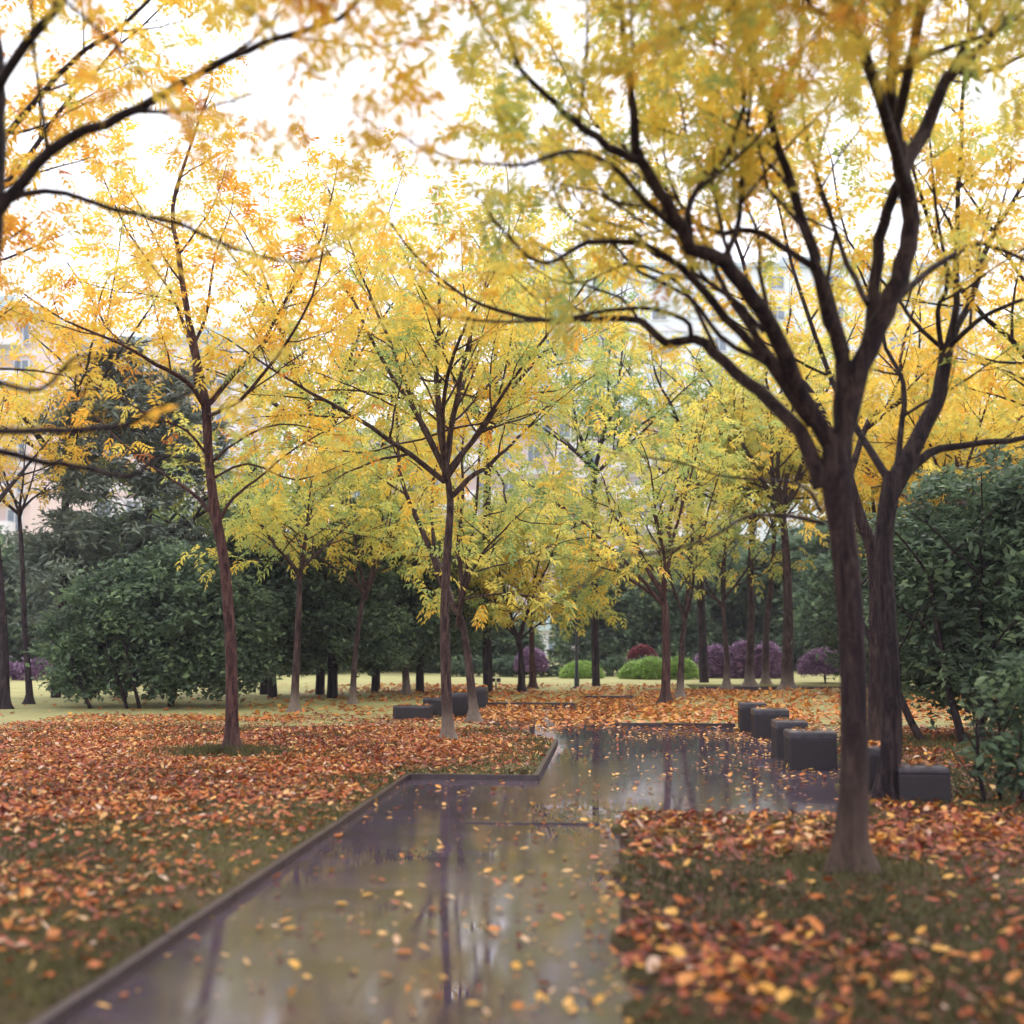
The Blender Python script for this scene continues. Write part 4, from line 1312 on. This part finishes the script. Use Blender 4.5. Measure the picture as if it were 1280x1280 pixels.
def litter(name, s, t, z, size, tone, seed, flat=.25, curl=.26, asp=.46):
    rg = np.random.default_rng(seed)
    n = len(s)
    x, y = stxy(s, t)
    a = rg.uniform(0, 6.28, n)
    til = rg.normal(0, flat, (n, 2)) * (1 + 1.2 * (rg.random((n, 1)) < .2))
    d = np.stack([np.cos(a), np.sin(a), til[:, 0]], 1)
    d /= np.linalg.norm(d, axis=1, keepdims=True)
    sd = np.stack([-np.sin(a), np.cos(a), til[:, 1]], 1)
    sd /= np.linalg.norm(sd, axis=1, keepdims=True)
    l = (size * rg.uniform(.55, 1.35, n))[:, None]
    hw = l * (asp * rg.uniform(.45, 1.5, n))[:, None] * .5
    c = rg.normal(0, curl, n)[:, None]
    up = np.array([0, 0, 1.0])
    base = np.stack([x, y, z], 1)
    p0 = base - d * l * .5 + up * np.abs(c) * l * .35
    p3 = base + d * l * .5 + up * np.abs(c) * l * .5
    m1, m2 = base - d * l * .14, base + d * l * .20
    e = up * hw * (.25 + np.abs(c))
    V = np.stack([p0, m1 + sd * hw * .9 + e, m2 + sd * hw * .85 + e, p3, m2 - sd * hw * .85 + e, m1 - sd * hw * .9 + e, m1, m2], axis=1)
    # keep above the ground
    zmin = V[:, :, 2].min(1)
    V[:, :, 2] += np.maximum(0, (z + .003) - zmin)[:, None]
    V = V.reshape(-1, 3)
    i0 = np.arange(n)[:, None] * 8
    Q = np.concatenate([i0 + np.array([[0, 6, 1, 1]]), i0 + np.array([[6, 7, 2, 1]]), i0 + np.array([[7, 3, 2, 2]]),
                        i0 + np.array([[0, 5, 6, 6]]), i0 + np.array([[6, 5, 4, 7]]), i0 + np.array([[7, 4, 3, 3]])])
    tri = Q[(Q[:, 2] == Q[:, 3])][:, :3]
    qd = Q[(Q[:, 2] != Q[:, 3])]
    tri2 = np.concatenate([tri, qd[:, [0, 1, 2]], qd[:, [0, 2, 3]]])
    o = mesh_np(name, V, tri2, M_LIT, np.repeat(np.clip(tone, 0, 1), 8), False)
    return o


rg = np.random.default_rng(5)


def scatter(n, s0, s1, t0, t1):
    return rg.uniform(s0, s1, n), rg.uniform(t0, t1, n)


# left lawn and island
S, Tt, ZZ, SZ, TN = [], [], [], [], []


def add(s, t, z, size, tone):
    S.append(s); Tt.append(t); ZZ.append(np.full(len(s), z) + rg.uniform(0, .018, len(s)) * (z > .02)); SZ.append(np.zeros(len(s)) + size); TN.append(tone)


def near_frame(s, t):
    x, y = stxy(s, t)
    return np.abs(x) < y * .46 + 1.2


# west lawn
n = 190000
s, t = scatter(n, 3.5, 22, -10, -.7)
keep = inside(LAWNS['west'], s, t) & near_frame(s, t)
nz = vnoise(s, t, 1, 1.6)
dens = np.clip(.35 + .5 * nz, .05, 1)
dens = np.where(s < 9.5, dens * np.clip((s - 3.2) / 8, .16, 1), dens)
band = np.exp(-((s - 14.5) / 4.0) ** 2)
dens = np.clip(dens + band * .55, 0, 1)
dens = np.where((t > -3.2) & (s < 12.6), dens * np.clip((-2.2 - t) * .9 + .28, .2, 1), dens)
dens = np.where((t > -2.4) & (s > 12.6), dens * np.clip((s - 12.4) / 2.6, .12, .8) * np.clip((-.7 - t) / 1.2, .22, 1), dens)
dens = np.where(s > 18.5, dens * np.clip((22.5 - s) / 5, .2, 1), dens)
keep &= rg.random(n) < dens
s, t = s[keep], t[keep]
tn = rg.normal(.44, .20, len(s)) + .12 * vnoise(s, t, 2, 1.1)
tn = np.where(rg.random(len(s)) < .12, .93, tn)
tn = np.where(rg.random(len(s)) < .05, 1.0, tn)
add(s, t, LAWN + .002, .070, tn)
# front lawn
for layer in range(2):
    n = 90000 if layer == 0 else 130000
    s, t = scatter(n, 3.5, 20, .02, 8)
    keep = inside(LAWNS['front'], s, t) & near_frame(s, t)
    nz = vnoise(s, t, 3, 2.1)
    dens = np.clip(.13 + .34 * nz, .04, .7)
    dens = np.where(s < 8.0, dens * np.clip((s - 3.0) / 5.0 + (t > 1.8) * .3, .22, 1), dens)
    dens = np.clip(dens + .5 * np.exp(-((s - 9.2) / 1.2) ** 2) * np.clip(.6 + .6 * nz, .1, 1), 0, 1)
    dens = np.where((s < 8) & (t < .7), np.clip(dens * .8 + .12 * nz, .03, 1), dens)
    dens = np.where((s > 10.5) & (t > 2.6), np.clip(dens * .75, 0, 1), dens)
    dens = np.where((s > 12) & (t > 3.6), np.clip(.12 + .3 * nz, .05, .6), dens)
    if layer:
        dens = np.clip(dens * 1.3 + .05, 0, 1)
    keep &= rg.random(n) < dens
    s, t = s[keep], t[keep]
    if layer == 0:
        tn = rg.normal(.56, .22, len(s)) + .1 * vnoise(s, t, 4, 1.3)
        tn = np.where(rg.random(len(s)) < .16, .88, tn)
        add(s, t, LAWN + .004, .080 * rg.choice([.5, .8, 1.15], len(s)), tn)
    else:      # older matted leaves and fragments underneath
        add(s, t, LAWN + .001, .048 * rg.choice([.6, 1.0, 1.5], len(s)), rg.normal(.20, .12, len(s)))
# leaf bank beyond the plaza and other far beds
n = 60000
s, t = scatter(n, 20, 36, -14, 12)
inl = inside(LAWNS['front'], s, t) | inside(LAWNS['west'], s, t)
nz = vnoise(s, t, 6, .8)
dens = np.where(t > -1, np.clip(.55 + .4 * nz, .2, .9), np.clip(.30 + .4 * nz, .04, .6) * np.clip((t + 9) / 6, .05, 1))
dens = np.where(t > 3.5, dens * .5, dens)
keep = inl & (rg.random(n) < dens) & ~((s > 34.0) & (t > 2))
s, t = s[keep], t[keep]
tn = rg.normal(.66, .16, len(s))
add(s, t, LAWN + .002, .13, tn)
# paving beyond the plaza: nearly covered
n = 26000
s, t = scatter(n, 18.2, 34, -3.2, 3.5)
inl = inside(LAWNS['front'], s, t) | inside(LAWNS['west'], s, t)
dens = np.clip((s - 18.6) / 5, 0.02, .8) * np.clip(.8 + .5 * vnoise(s, t, 8, 1.5), .2, 1)
keep = ~inl & (rg.random(n) < dens)
s, t = s[keep], t[keep]
add(s, t, .004, .10, rg.normal(.72, .15, len(s)))
# plaza and near path: scattered single leaves
n = 15000
s, t = scatter(n, 3.8, 19, -2.15, 2.7)
inl = inside(LAWNS['front'], s, t) | inside(LAWNS['west'], s, t)
dens = np.clip(.10 + .12 * vnoise(s, t, 9, 2.0), .03, .4)
dens = np.where(t > 1.2, dens * 1.8, dens)
dens = np.where((s > 17.5) & (t > 0), dens * 3.0, dens)
dens = np.where((t < 0) & (s < 10.1), dens * 1.1 + .16 * np.exp(t / .45), dens)
edge = np.exp(-np.abs(t) / .15) * (s < 10.1) + np.exp(-np.abs(s - 10.1) / .2) * (t > 0)
dens = np.clip(dens + edge * .55, 0, 1)
keep = ~inl & (rg.random(n) < dens)
s, t = s[keep], t[keep]
tn = np.where(rg.random(len(s)) < .55, rg.normal(.88, .05, len(s)), rg.normal(.6, .2, len(s)))
add(s, t, .004, .062 * rg.choice([.5, .8, 1.1], len(s)), tn)
# leaves on the seats
for (b_, w_, dp, h) in seats:
    k = 30
    x = b_.x + rg.uniform(-.45, .45, k) * w_
    y = b_.y + rg.uniform(-.45, .45, k) * dp
    s = x * math.sin(PHI) + y * math.cos(PHI)
    t = x * math.cos(PHI) - y * math.sin(PHI)
    S.append(s); Tt.append(t); ZZ.append(np.full(k, b_.z + h + .004)); SZ.append(np.full(k, .08)); TN.append(rg.normal(.7, .15, k))

s = np.concatenate(S); t = np.concatenate(Tt); z = np.concatenate(ZZ); sz = np.concatenate(SZ); tn = np.concatenate(TN)
x, y = stxy(s, t)
ok = np.ones(len(s), dtype=bool)
for (b_, r_) in allbases:
    rr = np.hypot(x - b_.x, y - b_.y)
    if r_ >= .5:
        ok &= (rr > r_) | (rng0.random() < 0) | (np.random.default_rng(3).random(len(s)) < .12)
    ok &= rr > .13
lt = litter('fallen_leaves', s[ok], t[ok], z[ok], sz[ok], tn[ok], 9)
tag(lt, 'brown, orange and yellow fallen leaves strewn over lawn, path and seats', 'fallen leaves', kind='stuff')
print('litter', ok.sum())


def grass(n, s0, s1, t0, t1, hgt, seed, poly, pw=1.0):
    rg = np.random.default_rng(seed)
    s = s0 + (s1 - s0) * rg.random(n) ** pw
    t = rg.uniform(t0, t1, n)
    k = inside(poly, s, t) & near_frame(s, t)
    s, t = s[k], t[k]
    x, y = stxy(s, t)
    n = len(s)
    a = rg.uniform(0, 6.28, n)
    h = hgt * rg.uniform(.4, 1.3, n) * np.clip(1 + .5 * vnoise(s, t, seed, 3), .3, 1.6)
    w_ = .0035 + .0004 * s
    lean = rg.normal(0, .45, (n, 2)) * h[:, None]
    p = np.stack([x, y, np.full(n, LAWN - .002)], 1)
    wv = np.stack([np.cos(a), np.sin(a), np.zeros(n)], 1) * w_[:, None]
    tip = p + np.concatenate([lean, h[:, None]], 1)
    V = np.stack([p - wv, p + wv, tip], 1).reshape(-1, 3)
    tn = np.clip(.45 + .3 * vnoise(s, t, seed + 1, 1.2) + rg.normal(0, .18, n), 0, 1)
    return V, np.repeat(tn, 3)


parts_ = [grass(130000, 3.6, 19, -9, -.85, .045, 1, LAWNS['west'], 1.3), grass(110000, 3.6, 18, .03, 7, .045, 2, LAWNS['front'], 1.3)]
# tuft round the reddish trunk
b_ = allbases[3][0]
rg2 = np.random.default_rng(8)
n = 2600
rr = np.abs(rg2.normal(0, .38, n)); aa = rg2.uniform(0, 6.28, n)
p = np.stack([b_.x - .12 + rr * np.cos(aa) * 1.2, b_.y + rr * np.sin(aa) * .8, np.full(n, LAWN - .002)], 1)
wv = np.stack([np.cos(aa * 3), np.sin(aa * 3), np.zeros(n)], 1) * .008
tip = p + np.concatenate([rg2.normal(0, .05, (n, 2)), rg2.uniform(.05, .15, (n, 1))], 1)
parts_.append((np.stack([p - wv, p + wv, tip], 1).reshape(-1, 3), np.repeat(rg2.uniform(.2, .7, n), 3)))
V = np.concatenate([a for a, _ in parts_]); tn = np.concatenate([c for _, c in parts_])
gr = mesh_np('grass', V, np.arange(len(V)).reshape(-1, 3), M_GRASS, tn)
tag(gr, 'short olive grass showing between the fallen leaves', 'grass', kind='stuff')

# ------------------------------------------------------------------ thin haze volume added for a faded violet tone
hz = obj_bm('haze', boxes([(0, 230, 24.5, 880, 620, 51.2)], 0), newmat('added_haze')[0])
nth = hz.data.materials[0].node_tree
nth.nodes.remove(nth.nodes['Principled BSDF'])
pvn = nth.nodes.new('ShaderNodeVolumePrincipled')
pvn.inputs['Color'].default_value = (.88, .85, .95, 1)
pvn.inputs['Density'].default_value = 0.0008
nth.links.new(pvn.outputs[0], nth.nodes['Material Output'].inputs['Volume'])
tag(hz, kind='stuff')

# ------------------------------------------------------------------ render settings
sc.render.engine = 'CYCLES'
cy = sc.cycles
cy.use_denoising = True
cy.max_bounces = 8
cy.diffuse_bounces = 3
cy.glossy_bounces = 3
cy.transmission_bounces = 4
cy.transparent_max_bounces = 4
cy.sample_clamp_indirect = 8
cy.use_adaptive_sampling = True
print('polys', sum(len(o.data.polygons) for o in sc.objects if o.type == 'MESH'))
